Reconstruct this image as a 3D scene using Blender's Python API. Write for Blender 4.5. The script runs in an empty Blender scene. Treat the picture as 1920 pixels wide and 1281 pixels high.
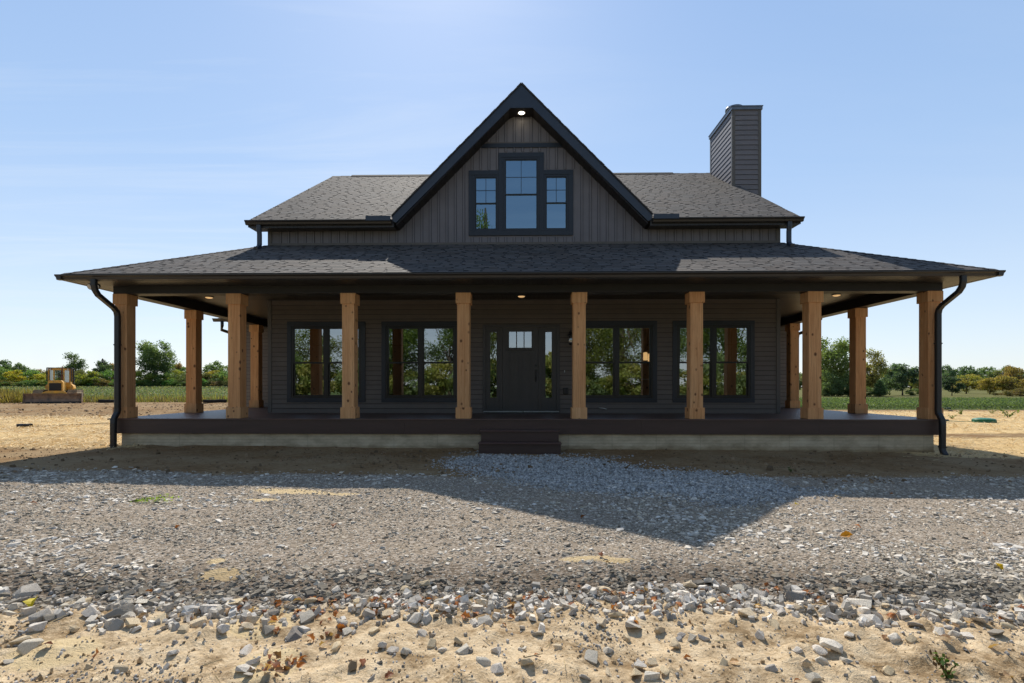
import bpy, math, random
import numpy as np
from mathutils import Vector, Matrix
sc = bpy.context.scene
COL = sc.collection
rng = np.random.default_rng(11)
random.seed(11)
R = math.radians
F_PX = 980.0                      # focal length in pixels of the 1920 px wide photograph
CAM_Z = 1.33
YAW = R(1.17)

# ------------------------------------------------------------------ noise
_perm = np.random.default_rng(3).random((256, 256))
def vnoise(x, y):
    x = np.asarray(x, float); y = np.asarray(y, float)
    xi = np.floor(x).astype(int); yi = np.floor(y).astype(int)
    fx = x - xi; fy = y - yi
    fx = fx*fx*(3-2*fx); fy = fy*fy*(3-2*fy)
    a = _perm[xi & 255, yi & 255]; b = _perm[(xi+1) & 255, yi & 255]
    c = _perm[xi & 255, (yi+1) & 255]; d = _perm[(xi+1) & 255, (yi+1) & 255]
    return (a*(1-fx)+b*fx)*(1-fy)+(c*(1-fx)+d*fx)*fy
def fbm(x, y, o=4):
    s = 0; a = .5; t = 0
    for i in range(o):
        s = s + a*vnoise(x*2**i+17.3*i, y*2**i+9.1*i); t += a; a *= .5
    return s/t
def sst(a, b, x):
    t = np.clip((np.asarray(x, float)-a)/(b-a), 0, 1)
    return t*t*(3-2*t)

def H(x, y):
    """height of the ground"""
    x = np.asarray(x, float); y = np.asarray(y, float)
    z = -.006*np.clip(x, -12, 12)*sst(2.5, 6, y)*(1-sst(30, 60, y))
    z = z - .05*sst(0, 6, x)*sst(4.0, 5.5, y)*(1-sst(7.5, 10, y))
    near = 1-sst(14, 30, np.abs(y))
    z = z + (fbm(x*.9, y*.9, 3)-.5)*.06*near*(1-sst(9.3, 10.6, y)*(np.abs(x) < 9.5))
    tan = zone_tan(x, y)
    z = z + ((fbm(x*4, y*4, 5)-.5)*.085 + np.maximum(fbm(x*13+5, y*13, 3)-.50, 0)*.11*sst(.42, .6, fbm(x*1.9+3, y*1.9, 3)))*tan
    z = z + (fbm(x*8, y*8, 3)-.5)*.022*(1-tan)*near
    # spoil ridge piled along the foundation
    z = z + .06*sst(10.55, 10.9, y)*(1-sst(11, 12, y))*fbm(x*2.3, y*0+1.7, 3)*(np.abs(x) < 8.4)*(np.abs(x+.06) > .95)
    # rough graded soil at the left
    gl = sst(-8, -14, x)*sst(20, 25, y)*(1-sst(38, 44, y))
    z = z + gl*(fbm(x*.8, y*.8, 4)-.45)*.35
    z = z + 1.15*sst(46, 112, y)*sst(-8, -40, x)
    return z
def edge_rock(x):       # distance from the camera at which the gravel ends
    x = np.asarray(x, float)
    return 3.18+.12*np.sin(x*1.1+.6)+.28*(fbm(x*.9+4, x*0+2.2, 3)-.5)
def zone_tan(x, y):
    return 1-sst(-.12, .12, y-edge_rock(x))
def zone_gravel(x, y):
    far = 7.75+.5*sst(1.5, 4.5, x)+.5*(fbm(x*.7, x*0+8, 3)-.5)+.5*sst(-4, -10, x)
    return sst(-.1, .1, y-edge_rock(x))*(1-sst(-.45, .45, y-far))
BLUE = [(-.95, 9.9), (.75, 10.2), (2.6, 8.4), (3.9, 7.1), (3.6, 6.5), (2.0, 6.3), (.2, 7.0), (-.7, 8.2)]
def in_poly(x, y, P):
    ins = np.zeros(np.shape(x), bool); n = len(P)
    for i in range(n):
        x1, y1 = P[i]; x2, y2 = P[(i+1) % n]
        c = ((y1 > y) != (y2 > y)) & (x < (x2-x1)*(y-y1)/(y2-y1+1e-9)+x1)
        ins ^= c
    return ins
def zone_blue(x, y):
    r_ = np.random.default_rng(5); xx = x+(fbm(x*1.7, y*1.7)-.5)*1.2+r_.normal(0, .28, np.shape(x)); yy = y+(fbm(x*1.7+9, y*1.7+4)-.5)*1.2+r_.normal(0, .22, np.shape(x))
    return in_poly(xx, yy, BLUE).astype(float)
def px2w(px, py, z=None):
    """the point of the ground seen at a pixel of the 1920 px photograph"""
    gz = 0.0 if z is None else z
    for _ in range(6 if z is None else 1):
        d = (CAM_Z-gz)*F_PX/(py-725.0)
        r = (px-960)/F_PX*d
        X = r*math.cos(YAW)-d*math.sin(YAW); Y = d*math.cos(YAW)+r*math.sin(YAW)
        if z is None: gz = float(H(X, Y))
    return X, Y, gz, d
def pxd(px, d):
    r = (px-960)/F_PX*d
    return r*math.cos(YAW)-d*math.sin(YAW), d*math.cos(YAW)+r*math.sin(YAW)

# ------------------------------------------------------------------ materials
def nmat(name):
    m = bpy.data.materials.new(name); m.use_nodes = True
    nt = m.node_tree; b = nt.nodes['Principled BSDF']
    return m, nt, b
class G:
    def __init__(s, nt): s.nt = nt
    def n(s, typ, props=None, **inp):
        k = s.nt.nodes.new('ShaderNode'+typ)
        for a, v in (props or {}).items(): setattr(k, a, v)
        for a, v in inp.items():
            key = int(a[1:]) if a[0] == '_' and a[1:].isdigit() else a.replace('_', ' ')
            s.set(k.inputs[key], v)
        return k
    def set(s, sock, v):
        if isinstance(v, bpy.types.NodeSocket): s.nt.links.new(v, sock)
        elif isinstance(v, bpy.types.Node): s.nt.links.new(v.outputs[0], sock)
        else: sock.default_value = v
    def ramp(s, fac, stops):
        k = s.nt.nodes.new('ShaderNodeValToRGB'); e = k.color_ramp.elements
        while len(e) < len(stops): e.new(.5)
        for el, (p, c) in zip(e, stops):
            el.position = p; el.color = (*c, 1) if len(c) == 3 else c
        s.set(k.inputs[0], fac); return k.outputs[0]
    def mix(s, fac, a, b, bt='MIX'):
        k = s.nt.nodes.new('ShaderNodeMix'); k.data_type = 'RGBA'; k.blend_type = bt
        def c(v): return (*v, 1) if isinstance(v, tuple) and len(v) == 3 else v
        s.set(k.inputs[0], fac); s.set(k.inputs[6], c(a)); s.set(k.inputs[7], c(b)); return k.outputs[2]
    def math(s, op, a, b=0.0, c=0.0, clamp=False):
        k = s.nt.nodes.new('ShaderNodeMath'); k.operation = op; k.use_clamp = clamp
        s.set(k.inputs[0], a); s.set(k.inputs[1], b); s.set(k.inputs[2], c); return k.outputs[0]
    def noise(s, vec, scale, detail=4, rough=.55, dist=0.0, w=None):
        k = s.nt.nodes.new('ShaderNodeTexNoise')
        s.set(k.inputs['Vector'], vec); k.inputs['Scale'].default_value = scale
        k.inputs['Detail'].default_value = detail; k.inputs['Roughness'].default_value = rough
        k.inputs['Distortion'].default_value = dist
        return k.outputs['Fac']
    def voro(s, vec, scale, feature='F1', out='Distance'):
        k = s.nt.nodes.new('ShaderNodeTexVoronoi'); k.feature = feature
        s.set(k.inputs['Vector'], vec); k.inputs['Scale'].default_value = scale
        return k.outputs[out]
    def vmul(s, vec, xyz):
        k = s.nt.nodes.new('ShaderNodeVectorMath'); k.operation = 'MULTIPLY'
        s.set(k.inputs[0], vec); k.inputs[1].default_value = xyz; return k.outputs[0]
    def vadd(s, a, b):
        k = s.nt.nodes.new('ShaderNodeVectorMath'); k.operation = 'ADD'
        s.set(k.inputs[0], a); s.set(k.inputs[1], b); return k.outputs[0]
    def bump(s, h, strength, dist):
        k = s.nt.nodes.new('ShaderNodeBump'); s.set(k.inputs['Height'], h)
        k.inputs['Strength'].default_value = strength; k.inputs['Distance'].default_value = dist
        return k.outputs[0]
    def obj(s): return s.n('TexCoord').outputs['Object']
    def pos(s): return s.n('NewGeometry').outputs['Position']
    def orand(s): return s.n('ObjectInfo').outputs['Random']
    def attr(s, name, out='Color'):
        k = s.n('Attribute'); k.attribute_name = name; return k.outputs[out]

def plain(name, c, rough=.6, var=.25, scale=6., bump=.0, bscale=60., metallic=0., spec=.5, stretch=(1, 1, 1), dirt=None):
    m, nt, b = nmat(name); g = G(nt)
    v = g.vmul(g.obj(), stretch)
    n1 = g.noise(v, scale, 5, .6); n2 = g.noise(v, scale*9, 3)
    lo = tuple(x*(1-var) for x in c); hi = tuple(min(1, x*(1+var)) for x in c)
    f = g.math('ADD', g.math('MULTIPLY', n1, .7), g.math('MULTIPLY', n2, .3))
    colr = g.ramp(f, [(.3, lo), (.7, hi)])
    if dirt:
        dn = g.noise(g.obj(), 2.2, 6, .65)
        colr = g.mix(g.ramp(dn, [(.45, (0, 0, 0)), (.68, (1, 1, 1))]), colr, dirt)
    g.set(b.inputs['Base Color'], colr)
    g.set(b.inputs['Roughness'], g.math('ADD', g.math('MULTIPLY', n1, .2), rough-.1))
    b.inputs['Metallic'].default_value = metallic
    b.inputs['Specular IOR Level'].default_value = spec
    if bump: g.set(b.inputs['Normal'], g.bump(g.noise(v, bscale, 4), bump, .01))
    return m

M = {}
M['black_metal'] = plain('black_painted_metal', (.016, .0165, .018), .42, .25, 3, spec=.5)
M['fascia'] = plain('dark_fascia_metal', (.021, .031, .054), .38, .2, 2, bump=.05, bscale=9, spec=.65)  # black metal, its blue sky sheen put into the base colour
M['gutter'] = plain('bronze_gutter_metal', (.034, .029, .026), .4, .2, 2, spec=.5)
M['trim'] = plain('dark_window_trim', (.017, .023, .036), .42, .2, 3, spec=.5)  # blue sky sheen tinted into the dark trim colour
M['sash'] = plain('black_vinyl_sash', (.012, .012, .013), .35, .2, 3)
M['cornertrim'] = plain('siding_corner_trim', (.11, .099, .09), .5, .1, 3)
M['door'] = plain('dark_painted_door', (.060, .055, .053), .45, .12, 4, bump=.05, bscale=60, stretch=(4, 4, .5))
M['deck'] = plain('dark_brown_composite_decking', (.115, .062, .052), .42, .25, 3, bump=.25, bscale=30, stretch=(.5, 6, 6), dirt=(.11, .08, .065))
M['deckfascia'] = plain('dark_brown_fascia_board', (.075, .044, .035), .5, .22, 3, bump=.2, bscale=25, stretch=(.4, 5, 5))
M['beam'] = plain('black_wrapped_beam', (.016, .0135, .0125), .5, .2, 2)
M['interior'] = plain('interior_paint', (.32, .30, .27), .8, .05, 2)
M['white_paint'] = plain('white_interior_paint', (.75, .74, .70), .5, .05, 3)
M['dark_cab'] = plain('dark_cabinet', (.03, .028, .027), .4, .2, 3)
M['chrome'] = plain('galvanised_metal', (.45, .47, .5), .3, .15, 8, metallic=1.)
M['capmetal'] = plain('chimney_cap_metal', (.16, .18, .21), .33, .15, 6, metallic=.6)
M['white_plastic'] = plain('white_plastic', (.7, .7, .68), .4, .05, 5)
M['yellow'] = plain('yellow_machine_paint', (.85, .42, .05), .45, .22, 3, bump=.1, dirt=(.50, .31, .10))
M['steel'] = plain('worn_dirty_steel', (.30, .19, .12), .55, .4, 2.5, bump=.3, bscale=12, dirt=(.12, .085, .07), metallic=.0)
M['track'] = plain('muddy_track_steel', (.38, .27, .16), .75, .4, 3, bump=.5, bscale=16, dirt=(.17, .12, .075))
M['rust'] = plain('rusty_steel', (.16, .06, .03), .8, .4, 6, bump=.3)
M['machine_black'] = plain('machine_black', (.02, .02, .02), .5, .3, 5)
M['green_plastic'] = plain('green_plastic_lid', (.03, .20, .11), .45, .2, 4, bump=.1, dirt=(.07, .2, .13))
M['black_plastic'] = plain('black_corrugated_plastic', (.02, .02, .024), .45, .3, 6)
M['rubber'] = plain('matt_black_fabric', (.03, .028, .026), .95, .4, 6, spec=.1)
M['bark'] = plain('tree_bark', (.085, .065, .048), .9, .4, 3, bump=.6, bscale=14, stretch=(1, 1, .3))
M['polewood'] = plain('grey_pole_wood', (.16, .13, .10), .85, .2, 3)
M['sandpile'] = plain('sawdust', (.5, .34, .12), .9, .2, 8)

def soffit_mat(name, axis, c):
    m, nt, b = nmat(name); g = G(nt)
    sep = g.n('SeparateXYZ', Vector=g.pos())
    t = g.math('FRACT', g.math('MULTIPLY', sep.outputs[axis], 1/.1))
    line = g.ramp(t, [(0, (0, 0, 0)), (.05, (0, 0, 0)), (.12, (1, 1, 1)), (.9, (1, 1, 1)), (1, (.3, .3, .3))])
    dots = g.voro(g.vmul(g.pos(), (60, 60, 60)), 1.0)
    n = g.noise(g.obj(), 3, 4)
    base = g.ramp(n, [(.3, tuple(x*.85 for x in c)), (.7, tuple(x*1.15 for x in c))])
    g.set(b.inputs['Base Color'], g.mix(line, tuple(x*.25 for x in c), base))
    g.set(b.inputs['Roughness'], .4)
    g.set(b.inputs['Normal'], g.bump(line, .6, .01))
    return m
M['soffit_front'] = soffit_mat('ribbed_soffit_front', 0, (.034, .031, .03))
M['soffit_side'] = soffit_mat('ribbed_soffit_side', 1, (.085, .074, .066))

def cedar():
    m, nt, b = nmat('knotty_cedar'); g = G(nt)
    r = g.orand()
    off = g.n('CombineXYZ', X=g.math('MULTIPLY', r, 37.), Y=g.math('MULTIPLY', r, 19.), Z=g.math('MULTIPLY', r, 53.))
    v = g.vadd(g.obj(), off.outputs[0])
    warp = g.noise(g.vmul(v, (3, 3, 1.2)), 1.6, 3)
    v2 = g.vadd(v, g.vmul(g.n('CombineXYZ', X=warp, Y=warp, Z=0.0).outputs[0], (.05, .05, 0)))
    grain = g.noise(g.vmul(v2, (55, 55, 1.1)), 1.0, 6, .65)
    broad = g.noise(g.vmul(v2, (9, 9, .5)), 1.0, 3)
    c = g.ramp(grain, [(.28, (.48, .235, .10)), (.5, (.74, .42, .20)), (.72, (.86, .56, .30))])
    c = g.mix(g.ramp(broad, [(.35, (0, 0, 0)), (.7, (.75, .75, .75))]), c, g.mix(.6, c, (.52, .235, .09)))
    # knots
    kv = g.vmul(v, (7, 7, 5.2))
    kd = g.voro(kv, 1.0)
    krand = g.n('SeparateColor', Color=g.voro(kv, 1.0, out='Color')).outputs[0]
    kn = g.math('ADD', kd, g.math('MULTIPLY', g.noise(v, 45, 2), .07))
    size = g.math('MULTIPLY_ADD', krand, .20, .11)
    ring = g.math('DIVIDE', kn, size)
    mask = g.ramp(ring, [(.55, (1, 1, 1)), (1.25, (0, 0, 0))])
    keep = g.ramp(krand, [(.28, (0, 0, 0)), (.36, (1, 1, 1))])
    c = g.mix(g.math('MULTIPLY', g.mix(1, mask, keep, 'MULTIPLY'), .92), c, (.11, .042, .018))
    tint = g.ramp(r, [(0, (.80, .76, .72)), (.5, (1, 1, 1)), (1, (.98, .86, .76))])
    c = g.mix(1, c, tint, 'MULTIPLY')
    g.set(b.inputs['Base Color'], c); b.inputs['Roughness'].default_value = .7
    b.inputs['Specular IOR Level'].default_value = .3
    g.set(b.inputs['Normal'], g.bump(grain, .25, .004))
    return m
M['cedar'] = cedar()

def attr_mat(name, rough=.8, bump=.3, bscale=80, spec=.4, var=.35, scale=14.):
    m, nt, b = nmat(name); g = G(nt)
    c = g.attr('Col')
    n = g.noise(g.obj(), scale, 5, .65)
    f = g.ramp(n, [(.25, (1-var,)*3), (.75, (1+var,)*3)])
    g.set(b.inputs['Base Color'], g.mix(1, c, f, 'MULTIPLY'))
    b.inputs['Roughness'].default_value = rough; b.inputs['Specular IOR Level'].default_value = spec
    if bump: g.set(b.inputs['Normal'], g.bump(g.noise(g.obj(), bscale, 4, .7), bump, .006))
    return m
M['shingle'] = attr_mat('asphalt_shingle', .85, .2, 150, .28, .16, 18.)
M['siding'] = attr_mat('vinyl_siding', .55, .1, 40, .4, .10, 3.)
SID = (.148, .124, .108); WING = (.19, .165, .148); BAT = (.166, .158, .176)
M['gravel'] = attr_mat('crushed_stone', 1.0, .35, 160, .06, .3, 30.)
M['straw'] = attr_mat('straw', .7, 0, spec=.3, var=.15)

def leaf_mat(name, trans=.4):
    m, nt, b = nmat(name); g = G(nt)
    c = g.mix(1, g.attr('Col'), g.n('ObjectInfo').outputs['Color'], 'MULTIPLY')
    g.set(b.inputs['Base Color'], c); b.inputs['Roughness'].default_value = .55
    b.inputs['Specular IOR Level'].default_value = .25
    t = g.n('BsdfTranslucent'); g.set(t.inputs[0], g.mix(1, c, (1.25, 1.25, .55), 'MULTIPLY'))
    mx = g.n('MixShader'); g.set(mx.inputs[0], trans)
    nt.links.new(b.outputs[0], mx.inputs[1]); nt.links.new(t.outputs[0], mx.inputs[2])
    nt.links.new(mx.outputs[0], nt.nodes['Material Output'].inputs[0])
    return m
M['leaf'] = leaf_mat('foliage', .5)
M['dryleaf'] = leaf_mat('dry_leaf', .3)

def glass_mat(name, refl, tint, wob=.02, gc=(.92, .97, 1)):
    m, nt, b = nmat(name); g = G(nt); nt.nodes.remove(b)
    gl = g.n('BsdfGlossy'); gl.inputs['Roughness'].default_value = 0.0
    gl.inputs['Color'].default_value = (*gc, 1)
    bn = g.bump(g.noise(g.obj(), 1.3, 2), wob, .02)
    g.set(gl.inputs['Normal'], bn)
    tr = g.n('BsdfTransparent'); tr.inputs[0].default_value = (*tint, 1)
    lw = g.n('Fresnel', IOR=1.5)
    f = g.math('ADD', g.math('MULTIPLY', lw.outputs[0], .9), refl, clamp=True)
    mx = g.n('MixShader'); g.set(mx.inputs[0], f)
    nt.links.new(tr.outputs[0], mx.inputs[1]); nt.links.new(gl.outputs[0], mx.inputs[2])
    nt.links.new(mx.outputs[0], nt.nodes['Material Output'].inputs[0])
    return m
M['glass'] = glass_mat('window_glass', .37, (.6, .6, .6))
M['glass_upper'] = glass_mat('upper_window_glass', .40, (.4, .4, .4), .02, (.55, .8, 1))
M['cabglass'] = glass_mat('cab_glass', .3, (.6, .68, .72), 0.0)
def emit(name, c, s):
    m, nt, b = nmat(name)
    b.inputs['Base Color'].default_value = (*c, 1)
    b.inputs['Emission Color'].default_value = (*c, 1); b.inputs['Emission Strength'].default_value = s
    return m
M['lamp_warm'] = emit('warm_lamp_glass', (1, .62, .25), 1.6)
M['lamp_dome'] = emit('dome_lamp_glass', (1, .62, .28), .6)
M['lamp_white'] = emit('bright_lamp', (1, .86, .62), 9)
M['lens'] = plain('frosted_lamp_lens', (.6, .55, .48), .3, .05, 5)

def foundation():
    m, nt, b = nmat('form_poured_concrete'); g = G(nt)
    sep = g.n('SeparateXYZ', Vector=g.pos())
    zf = g.math('FRACT', g.math('MULTIPLY', sep.outputs[2], 1/.068))
    xs = g.math('ADD', sep.outputs[0], g.math('MULTIPLY', sep.outputs[1], 1.0))
    xf = g.math('FRACT', g.math('MULTIPLY', xs, 1/.915))
    l1 = g.ramp(zf, [(0, (0, 0, 0)), (.09, (0, 0, 0)), (.16, (1, 1, 1)), (1, (1, 1, 1))])
    l2 = g.ramp(xf, [(0, (0, 0, 0)), (.008, (0, 0, 0)), (.018, (1, 1, 1)), (1, (1, 1, 1))])
    n = g.noise(g.vmul(g.pos(), (1, 1, 2)), 2.2, 6, .65); n2 = g.noise(g.pos(), 40, 3)
    c = g.ramp(n, [(.3, (.42, .34, .225)), (.55, (.64, .53, .365)), (.75, (.74, .65, .48))])
    low = g.ramp(g.math('ADD', sep.outputs[2], g.math('MULTIPLY', n, .16)), [(.06, (.55, .47, .36)), (.2, (1, 1, 1))])
    c = g.mix(1, c, low, 'MULTIPLY')
    ln = g.mix(1, l1, l2, 'MULTIPLY')
    c = g.mix(.22, c, g.mix(1, c, ln, 'MULTIPLY'))
    g.set(b.inputs['Base Color'], c); b.inputs['Roughness'].default_value = .85
    g.set(b.inputs['Normal'], g.bump(g.mix(.3, ln, n2), .4, .008))
    return m
M['foundation'] = foundation()

def rock_mat():
    m, nt, b = nmat('limestone_rock'); g = G(nt)
    oi = g.n('ObjectInfo'); r = oi.outputs['Random']
    off = g.n('CombineXYZ', X=g.math('MULTIPLY', r, 31.), Y=g.math('MULTIPLY', r, 17.), Z=0.0)
    v = g.vadd(g.obj(), off.outputs[0])
    n = g.noise(v, 22, 6, .65); n2 = g.noise(g.vmul(v, (1, 1, 3)), 60, 4)
    f = g.math('ADD', g.math('MULTIPLY', n, .65), g.math('MULTIPLY', n2, .35))
    c = g.ramp(f, [(.3, (.62, .62, .62)), (.5, (1, 1, 1)), (.7, (1.28, 1.26, 1.2))])
    c = g.mix(1, c, oi.outputs['Color'], 'MULTIPLY')
    sep = g.n('SeparateXYZ', Vector=g.n('NewGeometry').outputs['Normal'])
    dust = g.math('MULTIPLY', g.ramp(g.noise(v, 9, 4), [(.4, (0, 0, 0)), (.65, (1, 1, 1))]), .35)
    c = g.mix(dust, c, (.42, .33, .22))
    g.set(b.inputs['Base Color'], c); b.inputs['Roughness'].default_value = .95
    b.inputs['Specular IOR Level'].default_value = .1
    g.set(b.inputs['Normal'], g.bump(f, .7, .012))
    return m
M['rock'] = rock_mat()

def ground_mat():
    m, nt, b = nmat('bare_ground'); g = G(nt)
    P = g.pos()
    za = g.n('SeparateColor', Color=g.attr('ZA')); zb = g.n('SeparateColor', Color=g.attr('ZB'))
    nz = g.noise(P, 3.5, 6, .7)
    def w(s, amt=.7):
        t = g.math('ADD', s, g.math('MULTIPLY', g.math('SUBTRACT', nz, .5), amt))
        return g.ramp(t, [(.38, (0, 0, 0)), (.62, (1, 1, 1))])
    nb = g.noise(P, .7, 5, .6); nm = g.noise(P, 11, 6, .7); nf = g.noise(P, 70, 4, .7)
    mid = g.math('ADD', g.math('MULTIPLY', nm, .6), g.math('MULTIPLY', nf, .4))
    soil = g.ramp(mid, [(.3, (.14, .080, .038)), (.5, (.265, .165, .082)), (.7, (.40, .27, .145))])
    soil = g.mix(g.ramp(nb, [(.42, (0, 0, 0)), (.6, (.8, .8, .8))]), soil, g.ramp(mid, [(.3, (.26, .18, .10)), (.7, (.46, .34, .20))]))
    tan = g.ramp(mid, [(.3, (.29, .20, .11)), (.45, (.63, .475, .295)), (.66, (.82, .67, .46))])
    tan = g.mix(g.ramp(g.noise(P, 2.2, 8, .8), [(.47, (0, 0, 0)), (.60, (.9, .9, .9))]), tan, g.ramp(mid, [(.35, (.17, .11, .055)), (.65, (.33, .22, .115))]))
    vc = g.n('SeparateColor', Color=g.voro(P, 46., out='Color'))
    vd = g.voro(P, 46.)
    grav = g.ramp(vc.outputs[0], [(0, (.20, .16, .12)), (.5, (.37, .31, .245)), (.85, (.55, .475, .39)), (1, (.70, .63, .54))])
    grav = g.mix(g.ramp(nf, [(.35, (.6, .6, .6)), (.6, (0, 0, 0))]), grav, (.27, .21, .15))
    grav = g.mix(g.ramp(g.noise(P, 1.3, 5, .65), [(.5, (0, 0, 0)), (.75, (.6, .6, .6))]), grav, (.40, .32, .23))
    blue = g.ramp(vc.outputs[1], [(0, (.22, .2, .18)), (.5, (.38, .36, .33)), (1, (.55, .53, .5))])
    sn = g.noise(g.vmul(P, (1, 1.5, 1)), 16, 6, .75)
    straw = g.ramp(sn, [(.3, (.30, .18, .07)), (.45, (.66, .46, .215)), (.66, (.85, .68, .40))])
    straw = g.mix(g.ramp(g.noise(P, .55, 5, .6), [(.5, (0, 0, 0)), (.72, (.7, .7, .7))]), straw, g.ramp(mid, [(.3, (.2, .135, .075)), (.7, (.42, .31, .19))]))
    fn = g.noise(g.vmul(P, (.5, 3, 1)), 1.2, 6, .75)
    field = g.ramp(fn, [(.3, (.05, .085, .028)), (.55, (.10, .135, .045)), (.75, (.24, .20, .09))])
    dry = g.ramp(fn, [(.3, (.09, .115, .035)), (.55, (.165, .155, .06)), (.75, (.27, .215, .10))])
    far = g.n('SeparateColor', Color=g.attr('ZC'))
    c = soil
    c = g.mix(w(za.outputs[2]), c, straw)
    c = g.mix(w(zb.outputs[0], .3), c, field)
    c = g.mix(w(far.outputs[0], .3), c, dry)
    c = g.mix(w(za.outputs[0]), c, grav)
    c = g.mix(w(za.outputs[1]), c, blue)
    c = g.mix(w(zb.outputs[1], .4), c, tan)
    sand = g.ramp(mid, [(.3, (.55, .41, .22)), (.7, (.76, .61, .38))])
    c = g.mix(w(zb.outputs[2], 1.0), c, sand)
    c = g.mix(far.outputs[1], c, g.mix(1, c, (.4, .37, .35), 'MULTIPLY'))
    g.set(b.inputs['Base Color'], c); b.inputs['Roughness'].default_value = .95
    b.inputs['Specular IOR Level'].default_value = .04
    hh = g.math('ADD', g.math('MULTIPLY', nm, .9), g.math('ADD', g.math('MULTIPLY', nf, .35), g.math('MULTIPLY', g.math('MULTIPLY', vd, za.outputs[0]), -.5)))
    g.set(b.inputs['Normal'], g.bump(hh, .9, .03))
    return m
M['ground'] = ground_mat()

# ------------------------------------------------------------------ mesh building
def link(o, parent=None):
    COL.objects.link(o)
    if parent is not None: o.parent = parent
    return o
def tag(o, label=None, cat=None, group=None, kind=None):
    if label: o['label'] = label
    if cat: o['category'] = cat
    if group: o['group'] = group
    if kind: o['kind'] = kind
    return o
def thing(name, label, cat, loc=(0, 0, 0), rz=0.0, group=None):
    o = bpy.data.objects.new(name, None); o.empty_display_size = .2
    o.location = loc; o.rotation_euler = (0, 0, rz); link(o)
    return tag(o, label, cat, group)
def kids(o): return KID.get(o.name, [])
KID = {}
def copy_tree(o, parent=None):
    c = o.copy(); COL.objects.link(c)
    if parent is not None: c.parent = parent; KID.setdefault(parent.name, []).append(c)
    for ch in list(KID.get(o.name, [])): copy_tree(ch, c)
    return c

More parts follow.
